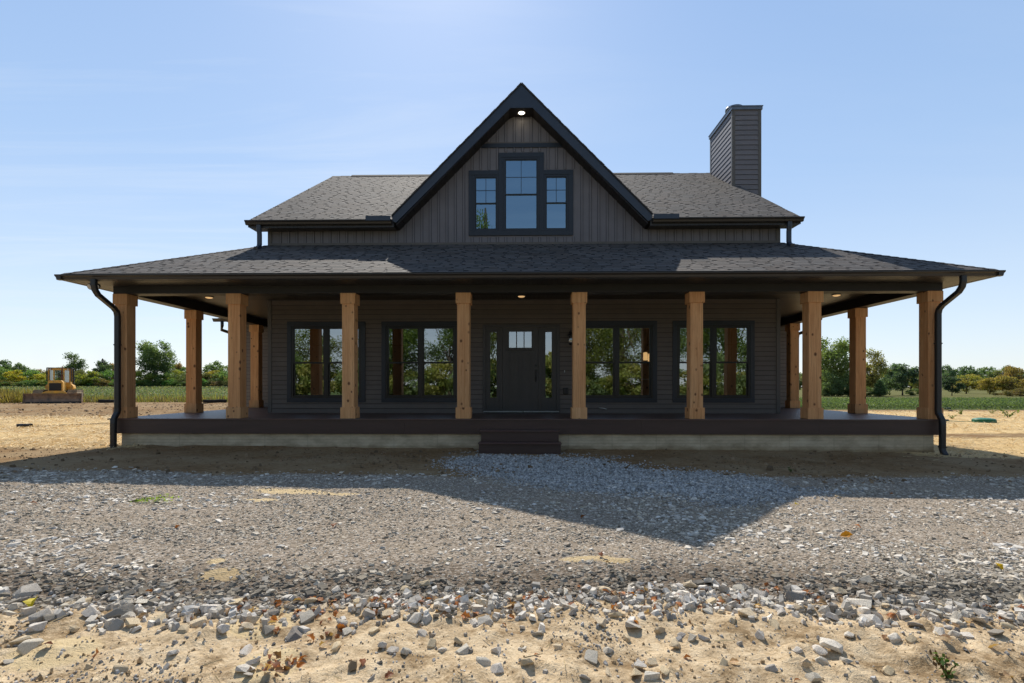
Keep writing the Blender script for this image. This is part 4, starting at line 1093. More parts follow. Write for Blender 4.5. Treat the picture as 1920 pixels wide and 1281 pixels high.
def straw_area(n, x0, x1, y0, y1, side):
    X = rng.uniform(x0, x1, n); Y = y0*(y1/y0)**rng.random(n)
    if side < 0: w = sst(10.0, 11.2, Y)*(1-sst(20.5, 22.5, Y))*sst(7.4, 9, -X)
    else: w = sst(9.4, 11.0, Y)*(1-sst(29, 31, Y))*sst(6.3, 9.0, X)*(1-.85*np.exp(-((Y-15.6+.03*X)/1.1)**2))
    k = rng.random(n) < w*(.25+.75*sst(.35, .6, fbm(X*.55, Y*.55, 4)))
    return X[k], Y[k]
for side, (x0, x1, y1) in ((-1, (-24, -7.5, 22.5)), (1, (6.3, 32, 31))):
    X, Y = straw_area(42000, x0, x1, 9.8, y1, side)
    t = rng.uniform(.55, 1.15, len(X))[:, None]; cc = np.array([.78, .58, .29])*t+rng.uniform(0, .06, (len(X), 1))
    o = blades('straw_mulch', X, Y, rng.uniform(.08, .24, len(X))*(.7+Y*.035), rng.uniform(.006, .013, len(X))*(.5+Y*.06), cc, .16)
    tag(o, 'loose golden straw spread on the ground %s of the house' % ('left' if side < 0 else 'right'), kind='stuff')
# a few straws and twigs on the drive
X, Y, D = sample(420, 2.0, 8.5, 1.2)
o = blades('straw_bits', X, Y, rng.uniform(.03, .10, len(X)), rng.uniform(.002, .005, len(X)), np.array([.55, .42, .22])*rng.uniform(.5, 1.2, (len(X), 1)), .1); tag(o, 'stray straw stems lying over gravel and soil', kind='stuff')

# ------------------------------------------------------------------ rocks
def rock_proto(seed):
    """angular broken limestone: the hull of a few random points with chipped edges"""
    import bmesh
    r = random.Random(seed*7+1); bm = bmesh.new()
    sx, sy, sz = 1, r.uniform(.5, .95), r.uniform(.34, .66)
    for _ in range(r.choice((10, 12, 14, 18))):
        p = Vector((r.gauss(0, 1), r.gauss(0, 1), r.gauss(0, 1))).normalized()
        p = Vector((math.copysign(abs(p.x)**.7, p.x), math.copysign(abs(p.y)**.7, p.y), math.copysign(abs(p.z)**.7, p.z)))
        bm.verts.new((p.x*sx, p.y*sy, p.z*sz))
    h = bmesh.ops.convex_hull(bm, input=bm.verts[:])
    bmesh.ops.delete(bm, geom=[e for e in h['geom_interior'] if isinstance(e, bmesh.types.BMVert)], context='VERTS')
    bmesh.ops.bevel(bm, geom=bm.edges[:], offset=r.uniform(.05, .13), segments=2, profile=.6, affect='EDGES', clamp_overlap=True)
    bmesh.ops.triangulate(bm, faces=[f for f in bm.faces if len(f.verts) > 4])
    bmesh.ops.subdivide_edges(bm, edges=[e for e in bm.edges if e.calc_length() > .3], cuts=2, use_grid_fill=True)
    for v in bm.verts:
        p = v.co; p *= 1+.16*(float(fbm(p.x*2.6+seed*3+20, p.y*2.6+p.z*2.1+20, 4))-.5)
    me = bpy.data.meshes.new('rock'); bm.to_mesh(me); bm.free()
    me.materials.append(M['rock']); me.polygons.foreach_set('use_smooth', np.zeros(len(me.polygons), bool))
    return me
ROCKS = [rock_proto(s) for s in range(24)]
ROCK_XY = []
TONES = {'pale grey': (.82, .75, .65), 'mid grey': (.58, .53, .465), 'dark grey': (.31, .285, .255), 'buff': (.78, .63, .43), 'brown': (.36, .27, .17)}
def rock(X, Y, w, tone, label, group=None, zs=1.0):
    me = ROCKS[random.randrange(24)]
    o = bpy.data.objects.new('rock', me); link(o)
    o.location = (X, Y, float(H(X, Y))+w*random.uniform(.03, .15)*zs)
    o.rotation_euler = (random.gauss(0, .22), random.gauss(0, .22), random.uniform(0, 6.28))
    s = w*.5; o.scale = (s, s, s*zs)
    t = TONES[tone]; k = random.uniform(.85, 1.15); o.color = (t[0]*k, t[1]*k, t[2]*k*random.uniform(.95, 1.03), 1)
    ROCK_XY.append((X, Y, w))
    tag(o, label, 'rock', group); return o
UNI = [ # px, py of the base middle, width in px, tone, height factor, own label
 (222, 1158, 56, 'dark grey', 1.0, 'largest dark grey slab of rock at the left edge of the gravel'),
 (1185, 1178, 44, 'mid grey', .8, 'broad flat grey rock alone on the tan soil right of centre'),
 (663, 1252, 37, 'brown', 1.0, 'hollow brown rock alone in the middle of the near soil'),
 (1397, 852, 0, '', 0, ''),
 (1430, 1197, 28, 'pale grey', 1.0, 'round pale rock standing alone on soil below the right rock band'),
 (1397+263, 1258, 34, 'buff', .8, 'buff rock lying alone at the lower right of the soil'),
 (1597, 960, 11, 'dark grey', 1.0, 'dark round stone standing alone on the sunlit gravel at right'),
 (1572, 933, 13, 'buff', 1.0, 'square buff stone at the edge of the roof shadow on the right gravel'),
 (1140, 1222, 25, 'pale grey', 1.3, 'upright white rock in the lower middle of the soil'),
 (15, 1243, 28, 'mid grey', .8, 'grey rock nearest the left edge on the sandy soil'),
 (1222, 1246, 28, 'buff', 1.1, 'rounded buff rock on the near soil right of the centre'),
 (883, 960, 12, 'pale grey', .7, 'white flat stone alone on the gravel left of the gable shadow'),
 (1400, 1029, 12, 'pale grey', .5, 'white flat stone on gravel below the shadow of the gable peak'),
]
for (a, b, w, tone, zs, lab) in UNI:
    if not w: continue
    X, Y, _, d = px2w(a, b); rock(X, Y, w*d/F_PX, tone, lab, None, zs)
HAND = [(145, 1132, 30), (137, 1133, 26), (170, 1152, 32), (72, 1176, 32), (17, 1150, 28), (40, 1203, 38), (57, 1214, 40), (80, 1157, 38), (300, 1160, 32), (365, 1143, 27), (212, 1174, 36), (247, 1168, 28), (225, 1255, 28), (167, 1250, 18), (475, 1165, 28), (345, 1180, 24), (370, 1170, 32), (418, 1180, 28), (325, 1223, 20),
 (463, 1222, 32), (499, 1222, 20), (475, 1238, 26), (460, 1254, 36), (465, 1267, 18), (633, 1213, 32), (715, 1210, 25), (737, 1220, 23), (763, 1222, 28), (805, 1208, 26), (868, 1219, 30), (935, 1221, 28), (905, 1243, 32), (932, 1256, 28), (862, 1203, 23), (792, 1186, 21), (810, 1190, 18), (830, 1216, 20), (695, 1271, 20), (702, 1180, 22), (650, 1185, 21), (582, 1130, 28), (607, 1136, 21), (457, 1121, 24), (372, 1119, 23), (727, 1152, 27), (672, 1121, 21),
 (1110, 1234, 32), (1122, 1167, 28), (1265, 1211, 29), (1237, 1184, 28), (1280, 1190, 19), (1297, 1196, 19), (1320, 1194, 22), (1540, 1241, 30), (1587, 1241, 25), (1512, 1251, 24), (1447, 1252, 23), (1352, 1241, 23), (1140, 1261, 26), (1197, 1251, 28), (1192, 1266, 24), (1220, 1270, 35), (1247, 1263, 23), (1097, 1269, 22), (1047, 1213, 19), (1007, 1187, 23), (987, 1240, 28), (980, 1216, 20), (1560, 1207, 40), (1537, 1211, 25), (1497, 1211, 24), (1397, 1117, 25), (1267, 1104, 24), (975, 1121, 20), (1592, 1191, 20), (1677, 1197, 30), (1705, 1195, 24), (1525, 1273, 30), (1025, 1153, 18), (1175, 1197, 20), (1452, 1172, 24), (1500, 1140, 22), (1620, 1160, 26), (1790, 1155, 30), (1835, 1165, 28), (1890, 1175, 26), (1760, 1185, 22), (1060, 1110, 20), (1100, 1102, 22), (1135, 1105, 20), (1170, 1112, 18), (1130, 1092, 19)]
for (a, b, w) in HAND:
    X, Y, _, d = px2w(a, b+3); W = 1.15*w*d/F_PX
    tone = random.choices(['pale grey', 'buff', 'mid grey'], [.5, .3, .2])[0]
    rock(X, Y, W, tone, {'pale grey': 'pale grey fist sized rock strewn on the tan soil in front of the gravel', 'buff': 'buff fist sized rock strewn on the tan soil in front of the gravel', 'mid grey': 'mid grey fist sized rock strewn on the tan soil in front of the gravel'}[tone], tone+' rocks strewn on the sandy soil')
n = 0
while n < 300-len(HAND)-len(UNI)+1:
    px_ = random.uniform(-20, 1940); X0, _ = pxd(px_, 3.2); off = random.gauss(-.05, .13)
    Y = float(edge_rock(X0))+off; X = X0*Y/3.2
    W = min(.15, max(.04, random.lognormvariate(math.log(.068), .36)))
    if any((X-a)**2+(Y-b)**2 < (.30*(W+c))**2 for a, b, c in ROCK_XY): continue
    tone = random.choices(['pale grey', 'mid grey', 'dark grey', 'buff'], [.38, .25, .15, .22])[0]
    rock(X, Y, W, tone, tone+' rock in the band of rocks bordering the gravel drive', tone+' rocks along the gravel edge'); n += 1

# ------------------------------------------------------------------ fallen leaves
def leaf_proto(seed):
    r = random.Random(seed); mb = MB(); n = 6; cu = r.uniform(.25, .7); cv = r.uniform(.2, .6)
    out = [(0, 0), (.18, .30), (.36, .26), (.52, .42), (.70, .24), (1.0, 0)]
    for s in (-1, 1):
        row = []
        for (t, w) in out:
            w *= r.uniform(.8, 1.2); zc = cu*math.sin(t*2.6)*.45
            row.append(((t-.5, 0, zc), (t-.5, s*w*math.cos(cv), zc+w*math.sin(cv)*r.uniform(.4, 1.3))))
        for (a, b), (c, d) in zip(row[:-1], row[1:]): mb.face([a, c, d, b] if s > 0 else [a, b, d, c], (1, 1, 1), True)
    mb.tube([(-.5, 0, 0), (-.7, .03, .05)], [.012, .008], 5, (.8, .7, .6))
    me = mb.mesh('fallen_leaf'); me.materials.append(M['dryleaf']); return me
LEAVES = [leaf_proto(s) for s in range(9)]
def leaf(X, Y, L, colr, label, group=None):
    o = bpy.data.objects.new('fallen_leaf', LEAVES[random.randrange(9)]); link(o)
    o.location = (X, Y, float(H(X, Y))+L*.16); o.rotation_euler = (random.gauss(0, .5), random.gauss(0, .4), random.uniform(0, 6.28)); o.scale = (L, L, L)
    o.color = (*colr, 1); tag(o, label, 'leaf', group)
for (a, b, w, c_, lab) in ((64, 1138, 32, (.62, .50, .02), 'large bright yellow leaf among the rocks at far left'), (1872, 1066, 18, (.75, .48, .02), 'bright yellow leaf on the gravel near the right edge'), (1587, 1008, 22, (.55, .24, .02), 'orange leaf on the sunlit gravel right of the gable shadow'), (1492, 947, 12, (.6, .45, .03), 'small yellow leaf on gravel beside the roof shadow at right'), (88, 1222, 22, (.13, .05, .06), 'dark purple leaf on the tan soil at lower left')):
    X, Y, _, d = px2w(a, b); leaf(X, Y, w*d/F_PX, c_, lab)
cnt = 0
LC = {'rust orange': (.46, .17, .05), 'red brown': (.27, .10, .045), 'pale tan': (.48, .31, .17), 'dull brown': (.22, .12, .06)}
while cnt < 295:
    mode = random.random()
    if mode < .72:
        px_ = random.triangular(0, 1920, 1500) if random.random() < .6 else random.uniform(400, 1000)
        X0, _ = pxd(px_, 3.2); Y = float(edge_rock(X0))+random.gauss(-.02, .10); X = X0*Y/3.2; kind = 'gravel edge'
    elif mode < .86:
        t = random.random(); X, Y, _, d = px2w(500+130*t+random.gauss(0, 12), 1275-95*t+random.gauss(0, 9)); kind = 'tan soil'
    elif mode < .93: X, Y, d = [float(q[0]) for q in sample(1, 2.25, 3.0)]; kind = 'tan soil'
    else: X, Y, d = [float(q[0]) for q in sample(1, 3.6, 7)]; kind = 'open gravel'
    tone = random.choices(list(LC), [.36, .26, .26, .12])[0]; k = random.uniform(.75, 1.2)
    lab = {'gravel edge': '%s dry leaf caught among the rocks at the gravel edge', 'tan soil': '%s dry leaf lying on the tan foreground soil', 'open gravel': '%s dry leaf lying on the open gravel drive'}[kind] % tone
    leaf(X, Y, random.uniform(.028, .062)*(1.15 if kind == 'open gravel' else 1), tuple(v*k for v in LC[tone]), lab, '%s leaves %s' % (tone, {'gravel edge': 'at the gravel edge', 'tan soil': 'on the tan soil', 'open gravel': 'on the open gravel'}[kind])); cnt += 1

# ------------------------------------------------------------------ leaf card clouds, trees
def cards(C, size, colr, flat=0.0, asp=.6):
    n = len(C); a = rng.normal(size=(n, 3)); a /= np.linalg.norm(a, axis=1)[:, None]
    b = rng.normal(size=(n, 3)); b[:, 2] *= (1-flat); b -= (b*a).sum(1)[:, None]*a; b /= np.linalg.norm(b, axis=1)[:, None]+1e-9
    s = size[:, None]*.5
    P = np.stack([C-a*s, C+b*s*asp, C+a*s, C-b*s*asp], 1).reshape(-1, 3)
    return P, np.arange(n*4), np.repeat(colr, 4, 0)
def tree_mesh(seed, h, cr, base, ncl, nl, ls, pal, kind='round', trunk_r=None, lean=0.0):
    r = np.random.default_rng(seed); rr = random.Random(seed); mb = MB()
    tr = trunk_r or h*.022
    top = h*(.55 if kind == 'round' else .93)
    tp = [(0, 0, -.15)]; n = 6
    for k in range(1, n+1): tp.append((rr.gauss(0, .012)*h*(k/n)+lean*h*(k/n), rr.gauss(0, .012)*h*(k/n), top*k/n))
    mb.tube(tp, [tr*1.35]+[tr*(1-.75*k/n) for k in range(1, n+1)], 8)
    cl = []
    ch = h*(1-base)
    for k in range(ncl):
        if kind == 'cone':
            t = (k+.5)/ncl; zz = h*base+ch*t; rad = cr*(1-t)**.75*rr.uniform(.55, 1.0); a = k*2.4+rr.uniform(-.5, .5)
            c = (math.cos(a)*rad*.6, math.sin(a)*rad*.6, zz); e = (cr*.42*(1-t*.6), cr*.42*(1-t*.6), ch*.06+.12)
        else:
            while True:
                q = (rr.uniform(-1, 1), rr.uniform(-1, 1), rr.uniform(-1, 1)); d = math.sqrt(sum(v*v for v in q))
                if .35 < d < 1: break
            zc = h*base+ch*.5+q[2]*ch*.42
            wz = 1.0 if kind != 'vase' else .55+.45*(q[2]*.5+.5)
            c = (q[0]*cr*.78*wz+lean*h, q[1]*cr*.78*wz, zc); s = rr.uniform(.20, .36); e = (cr*s, cr*s, ch*s*.42)
        cl.append((c, e))
    for (c, e) in cl[:14]:
        z0 = top*rr.uniform(.35, .9); i = min(n-1, int(z0/top*n)); st = Vector(tp[i+1])
        m_ = st.lerp(Vector(c), .5)+Vector((0, 0, -.03*h)); mb.tube([st, m_, c], [tr*.42, tr*.24, tr*.07], 5, cap=False)
    trunk = mb.mesh('trunk'); trunk.materials.append(M['bark'])
    w = np.array([e[0]*e[1]*e[2] for c, e in cl])**.66; cnt_ = np.maximum(20, (nl*w/w.sum())).astype(int)
    Cs = []; Col_ = []
    pal = np.array(pal)
    for (c, e), m_ in zip(cl, cnt_):
        q = r.normal(size=(m_, 3)); q /= np.linalg.norm(q, axis=1)[:, None]; q *= (r.random(m_)**.45)[:, None]*r.uniform(.75, 1.25, (m_, 1))
        p = np.array(c)+q*np.array(e); Cs.append(p)
        shade = .62+.38*np.clip((p[:, 2]-h*base)/ch, 0, 1); shade *= .72+.28*np.clip(np.linalg.norm(q, axis=1), 0, 1)  # shade painted into the leaf colour, darker low and inside the crown
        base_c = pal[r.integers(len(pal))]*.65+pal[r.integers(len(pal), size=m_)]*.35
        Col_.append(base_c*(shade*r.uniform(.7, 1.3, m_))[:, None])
    C = np.concatenate(Cs); C[:, 2] = np.maximum(C[:, 2], .05); cc = np.concatenate(Col_)
    P, F, K = cards(C, ls*r.uniform(.6, 1.4, len(C)), cc, 0, .62 if kind != 'cone' else .35)
    crown = np_mesh('crown', P, F, 4, 'leaf', K)
    return trunk, crown
GREEN = [(0.195, 0.259, 0.135), (0.156, 0.221, 0.112), (0.247, 0.296, 0.149)]  # greens paled and blued, distance haze painted into the leaves
DARK = [(0.111, 0.17, 0.097), (0.13, 0.189, 0.112), (0.091, 0.139, 0.082)]  # lightened as well, haze carried by the leaf colour
YEL = [(.235, .26, .08), (.18, .225, .07), (.29, .27, .10)]
OLI = [(0.253, 0.24, 0.112), (0.196, 0.212, 0.099), (0.299, 0.245, 0.132)]
ORA = [(0.3, 0.188, 0.075), (0.21, 0.15, 0.068), (0.165, 0.173, 0.06)]
PROTO = {
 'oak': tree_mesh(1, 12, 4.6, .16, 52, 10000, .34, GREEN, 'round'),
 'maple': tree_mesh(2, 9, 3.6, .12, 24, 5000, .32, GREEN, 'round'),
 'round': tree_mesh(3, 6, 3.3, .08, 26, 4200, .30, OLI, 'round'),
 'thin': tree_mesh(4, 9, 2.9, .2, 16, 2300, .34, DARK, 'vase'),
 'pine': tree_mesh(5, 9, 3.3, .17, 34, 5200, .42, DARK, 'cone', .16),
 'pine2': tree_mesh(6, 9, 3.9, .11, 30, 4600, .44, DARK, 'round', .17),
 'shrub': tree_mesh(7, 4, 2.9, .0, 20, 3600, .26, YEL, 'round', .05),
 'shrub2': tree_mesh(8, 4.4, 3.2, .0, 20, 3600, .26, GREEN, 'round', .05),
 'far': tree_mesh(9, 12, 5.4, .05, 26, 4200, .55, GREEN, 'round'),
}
PH = {'oak': 12, 'maple': 9, 'round': 6, 'thin': 9, 'pine': 9, 'pine2': 9, 'shrub': 4, 'shrub2': 4.4, 'far': 12}
PR = {'oak': 4.6, 'maple': 3.6, 'round': 3.3, 'thin': 2.9, 'pine': 3.3, 'pine2': 3.9, 'shrub': 2.9, 'shrub2': 3.2, 'far': 5.4}
def tree(kind, X, Y, h, width, label, tint=(1, 1, 1), group=None, name=None, cat='tree', rz=None):
    nm = name or {'pine': 'pine_tree', 'pine2': 'pine_tree', 'shrub': 'shrub', 'shrub2': 'shrub'}.get(kind, 'tree')
    t = thing(nm, label, cat, (X, Y, float(H(X, Y))-.05), random.uniform(0, 6.28) if rz is None else rz, group)
    sxy = width/2/PR[kind]; t.scale = (sxy, sxy, h/PH[kind])
    for part, me in zip(('trunk', 'crown'), PROTO[kind]):
        o = bpy.data.objects.new(part, me); link(o, t); o.color = (*tint, 1)
    return t
def treepx(kind, px_, top, width, d, label, tint=(1, 1, 1), group=None, **k):
    X, Y = pxd(px_, d); g = float(H(X, Y)); h = (725-top)*d/F_PX+CAM_Z-g
    return tree(kind, X, Y, h, width*d/F_PX, label, tint, group, **k)
# left of the house, beyond the field
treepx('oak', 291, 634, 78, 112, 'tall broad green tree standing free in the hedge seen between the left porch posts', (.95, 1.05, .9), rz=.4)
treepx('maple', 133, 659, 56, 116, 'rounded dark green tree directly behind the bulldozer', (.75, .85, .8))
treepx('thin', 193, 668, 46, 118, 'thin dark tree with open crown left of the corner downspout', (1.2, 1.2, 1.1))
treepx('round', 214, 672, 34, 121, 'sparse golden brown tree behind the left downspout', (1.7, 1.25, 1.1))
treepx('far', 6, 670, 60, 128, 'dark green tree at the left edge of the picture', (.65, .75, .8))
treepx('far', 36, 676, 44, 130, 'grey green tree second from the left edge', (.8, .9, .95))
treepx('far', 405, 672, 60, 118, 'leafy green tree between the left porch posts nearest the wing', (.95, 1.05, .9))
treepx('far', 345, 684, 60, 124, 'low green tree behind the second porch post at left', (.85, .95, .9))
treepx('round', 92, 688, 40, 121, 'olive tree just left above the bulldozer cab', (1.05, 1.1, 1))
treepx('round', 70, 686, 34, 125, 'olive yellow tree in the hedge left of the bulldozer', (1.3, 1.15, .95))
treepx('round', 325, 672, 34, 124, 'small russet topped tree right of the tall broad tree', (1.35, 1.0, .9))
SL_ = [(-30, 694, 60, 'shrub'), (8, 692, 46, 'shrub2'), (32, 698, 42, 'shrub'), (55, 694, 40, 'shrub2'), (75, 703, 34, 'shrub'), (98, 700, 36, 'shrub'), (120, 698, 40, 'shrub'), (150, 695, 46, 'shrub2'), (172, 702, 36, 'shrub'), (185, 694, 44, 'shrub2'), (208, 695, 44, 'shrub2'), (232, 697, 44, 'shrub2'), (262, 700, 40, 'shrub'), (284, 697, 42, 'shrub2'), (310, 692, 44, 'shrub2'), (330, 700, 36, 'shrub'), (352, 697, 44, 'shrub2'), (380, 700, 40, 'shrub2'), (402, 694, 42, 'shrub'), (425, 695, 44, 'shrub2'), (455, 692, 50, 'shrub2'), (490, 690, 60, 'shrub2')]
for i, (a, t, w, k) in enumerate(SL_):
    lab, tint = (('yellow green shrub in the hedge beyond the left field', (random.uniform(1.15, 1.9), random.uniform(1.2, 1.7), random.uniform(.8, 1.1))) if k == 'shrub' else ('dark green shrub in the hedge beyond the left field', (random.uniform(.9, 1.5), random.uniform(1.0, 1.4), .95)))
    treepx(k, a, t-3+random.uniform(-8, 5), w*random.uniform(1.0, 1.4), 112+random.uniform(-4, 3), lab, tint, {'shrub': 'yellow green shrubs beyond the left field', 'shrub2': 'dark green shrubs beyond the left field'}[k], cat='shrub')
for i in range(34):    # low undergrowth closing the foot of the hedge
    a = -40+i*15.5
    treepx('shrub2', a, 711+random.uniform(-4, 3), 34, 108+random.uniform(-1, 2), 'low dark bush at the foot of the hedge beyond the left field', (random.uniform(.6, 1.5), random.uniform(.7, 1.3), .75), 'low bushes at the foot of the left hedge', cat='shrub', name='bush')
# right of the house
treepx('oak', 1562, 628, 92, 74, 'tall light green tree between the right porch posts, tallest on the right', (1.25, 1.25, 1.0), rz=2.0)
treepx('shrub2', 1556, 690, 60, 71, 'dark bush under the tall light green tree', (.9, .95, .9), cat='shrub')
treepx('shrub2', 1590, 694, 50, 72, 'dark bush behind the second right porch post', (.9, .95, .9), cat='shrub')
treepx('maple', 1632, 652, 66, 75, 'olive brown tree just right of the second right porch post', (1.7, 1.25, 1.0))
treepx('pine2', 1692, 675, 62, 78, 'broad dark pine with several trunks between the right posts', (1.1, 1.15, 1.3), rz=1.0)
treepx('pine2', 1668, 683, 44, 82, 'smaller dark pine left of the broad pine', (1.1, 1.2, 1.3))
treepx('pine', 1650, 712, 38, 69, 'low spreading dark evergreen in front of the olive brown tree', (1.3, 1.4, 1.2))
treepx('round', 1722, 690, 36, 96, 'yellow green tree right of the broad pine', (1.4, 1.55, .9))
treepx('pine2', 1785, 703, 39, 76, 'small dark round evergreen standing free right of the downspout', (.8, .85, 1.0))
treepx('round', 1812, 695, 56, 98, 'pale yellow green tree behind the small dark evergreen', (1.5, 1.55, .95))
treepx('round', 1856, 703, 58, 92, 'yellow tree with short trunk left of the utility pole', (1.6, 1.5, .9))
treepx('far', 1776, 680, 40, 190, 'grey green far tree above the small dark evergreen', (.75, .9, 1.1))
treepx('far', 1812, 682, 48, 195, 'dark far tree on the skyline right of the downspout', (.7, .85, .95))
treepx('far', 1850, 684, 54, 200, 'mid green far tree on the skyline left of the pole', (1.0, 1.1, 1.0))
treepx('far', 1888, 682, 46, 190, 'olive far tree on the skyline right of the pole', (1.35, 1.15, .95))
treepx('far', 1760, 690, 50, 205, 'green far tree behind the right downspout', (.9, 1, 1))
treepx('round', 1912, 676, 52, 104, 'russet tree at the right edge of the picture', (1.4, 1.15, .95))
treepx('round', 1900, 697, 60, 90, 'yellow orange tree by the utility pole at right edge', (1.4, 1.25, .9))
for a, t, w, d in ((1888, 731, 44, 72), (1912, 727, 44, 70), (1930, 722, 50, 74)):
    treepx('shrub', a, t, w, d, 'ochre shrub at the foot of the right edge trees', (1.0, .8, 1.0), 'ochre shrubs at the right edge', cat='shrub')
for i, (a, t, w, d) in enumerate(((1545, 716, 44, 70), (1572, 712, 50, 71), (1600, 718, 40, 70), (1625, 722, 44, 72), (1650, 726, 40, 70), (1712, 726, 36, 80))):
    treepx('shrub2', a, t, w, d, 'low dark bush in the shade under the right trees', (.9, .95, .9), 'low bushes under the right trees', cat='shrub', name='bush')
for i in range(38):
    treepx('far', 1032+i*26, 692+random.uniform(-5, 6), 52, 215+random.uniform(-8, 20), 'haze tinted green tree in the far row beyond the right field', (random.uniform(.8, 1.3), random.uniform(.85, 1.15), 1.05), 'far row of trees beyond the right field')
# behind the photographer: the trees mirrored in the windows
PROTO['mirror'] = tree_mesh(21, 12, 4.6, .10, 34, 16000, .20, [(.075, .125, .03), (.10, .14, .035), (.06, .10, .028)], 'round')
PROTO['mirror2'] = tree_mesh(22, 12, 3.9, .06, 26, 12000, .19, [(.11, .135, .035), (.14, .14, .04), (.08, .11, .03)], 'vase')
PH.update(mirror=12, mirror2=12); PR.update(mirror=4.6, mirror2=3.9)
for i, (X, Y, h, w, k) in enumerate([(-2.75, -13, 16.0, 4.6, 'mirror2'), (-12.5, -22, 9.5, 8, 'mirror'), (-7.2, -25, 10.5, 7.5, 'mirror'), (1.4, -24, 4.6, 7, 'mirror'), (5.5, -22, 9.6, 7.5, 'mirror2'), (9.8, -25, 10, 8.5, 'mirror2'), (14.5, -23, 10.5, 8, 'mirror'), (-21, -26, 8.2, 8, 'mirror2'), (20, -25, 10.8, 8.5, 'mirror'), (26, -27, 10, 9, 'mirror2'), (-28, -28, 10, 9, 'mirror'), (-16.8, -27, 6.5, 6, 'mirror2')]):
    tree(k, X, Y, h, w, 'bushy green tree across the drive, mirrored in the front windows', (1.9, 1.9, 1.5), 'trees across the drive mirrored in the windows')
for i in range(26):
    tree('shrub2' if i % 2 else 'shrub', -34+i*2.7, -20+random.uniform(-2, 1), random.uniform(2.8, 5.2), 5.6, 'leafy roadside shrub across the drive, mirrored in the front windows', (1.3, 1.3, 1), 'shrubs across the drive mirrored in the windows', cat='shrub')

# ------------------------------------------------------------------ field crop, weeds
def crop(name, n, x0, x1, y0, y1, hh, ls, pal, label, mask=None):
    Y = y0*(y1/y0)**rng.random(n); X = rng.uniform(x0, x1, n)*(.35+.65*Y/y1)
    if mask is not None: k = mask(X, Y); X, Y = X[k], Y[k]
    Y = np.round(Y/.76)*.76+rng.normal(0, .12, len(Y)); Z = H(X, Y)+hh*rng.random(len(X))**.7
    C = np.stack([X, Y, Z], 1); pal = np.array(pal); cc = pal[rng.integers(len(pal), size=len(X))]*rng.uniform(.6, 1.4, (len(X), 1))
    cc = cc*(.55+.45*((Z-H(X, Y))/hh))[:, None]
    P, F, K = cards(C, ls*rng.uniform(.6, 1.4, len(X))*(.6+.4*Y/y0), cc)
    o = bpy.data.objects.new(name, np_mesh(name, P, F, 4, 'leaf', K)); link(o); tag(o, label, kind='stuff')
crop('bean_field', 70000, 18, 58, 32, 50, .36, .085, [(.13, .19, .085), (.16, .215, .10), (.11, .16, .075)], 'low green bean crop in the field right of the house')
crop('bean_field', 46000, -135, -16, 44, 112, .34, .15, [(.18, .23, .13), (.22, .235, .14), (.27, .235, .15), (.15, .20, .11)], 'pale green crop in the field left of the house', lambda X, Y: X < -12)
def weeds(name, n, fx, fy, ln, pal, label):
    X, Y = fx(n), fy(n); pal = np.array(pal)
    cc = pal[rng.integers(len(pal), size=n)]*rng.uniform(.7, 1.3, (n, 1))
    o = blades(name, X, Y, rng.uniform(.5, 1.2, n)*ln, rng.uniform(.02, .06, n), cc, mat='leaf', zoff=0, lean=rng.uniform(.6, 1.5, n)); tag(o, label, kind='stuff')
weeds('field_edge_grass', 9000, lambda n: rng.uniform(-62, -12, n), lambda n: 42.5+rng.normal(0, .8, n), .6, [(.22, .20, .07), (.16, .19, .05), (.30, .24, .12), (.13, .11, .06)], 'dry yellow green grass along the near edge of the left field')
weeds('field_edge_grass', 4500, lambda n: rng.uniform(-50, -38.6, n), lambda n: 40.6+rng.normal(0, 1.2, n), 1.05, [(.26, .21, .09), (.20, .19, .05), (.30, .24, .10), (.15, .11, .06)], 'tall dry weeds left of the bulldozer')
def weed_plant(px_, py_, h, w, nlf, pal, label, lying=0.0):
    X, Y, gz, d = px2w(px_, py_)
    t = thing('weed', label, 'weed', (X, Y, gz)); rs = random.Random(int(px_))
    mb = MB(); tips = []
    for k in range(5):
        a = rs.uniform(0, 6.28); e = Vector((math.cos(a)*w*.5, math.sin(a)*w*.5, h*rs.uniform(.6, 1)))
        if lying: e = Vector((lying*rs.uniform(.5, 1), rs.gauss(0, .07), h*rs.uniform(.3, 1)))
        mb.tube([(0, 0, 0), e*.5+Vector((0, 0, h*.12)), e], [.006*h/.2, .005*h/.2, .002*h/.2], 5, (.12, .18, .05)); tips.append(e)
    mb.build('stem', M['leaf'], t)
    pts = np.array([np.array(rs.choice(tips))*rs.uniform(.15, 1.05)+rng.normal(0, h*.09, 3)*np.array([1, 1, .6]) for _ in range(nlf)]); pts[:, 2] = np.maximum(pts[:, 2], .008)
    pal = np.array(pal); P, F, K = cards(pts, np.full(nlf, h*.26)*rng.uniform(.6, 1.3, nlf), pal[rng.integers(len(pal), size=nlf)]*rng.uniform(.7, 1.3, (nlf, 1)), .2, .5)
    o = bpy.data.objects.new('leaves', np_mesh('leaves', P, F, 4, 'leaf', K)); link(o, t)
weed_plant(1775, 1272, .11, .07, 60, [(.06, .12, .03), (.10, .17, .04), (.10, .06, .03)], 'small green weed growing in the soil at lower right')
weed_plant(240, 941, .10, .1, 150, [(.34, .50, .06), (.42, .58, .12)], 'pulled bright green weed lying on the gravel at left', lying=.62)
weed_plant(1483, 886, .10, .08, 40, [(.05, .09, .03), (.07, .11, .03)], 'tiny weed in the shaded soil before the right foundation')
for a, b, h, lab in ((1890, 783, .42, 'bushy weed in the straw beyond the green lid'), (1802, 778, .28, 'low weed in the straw left of the green lid'), (1785, 786, .2, 'lowest weed patch in straw right beside the downspout'), (1860, 776, .22, 'small weed in straw right behind the green lid')):
    weed_plant(a, b, h, h*1.5, 70, [(.14, .2, .05), (.19, .24, .07)], lab)

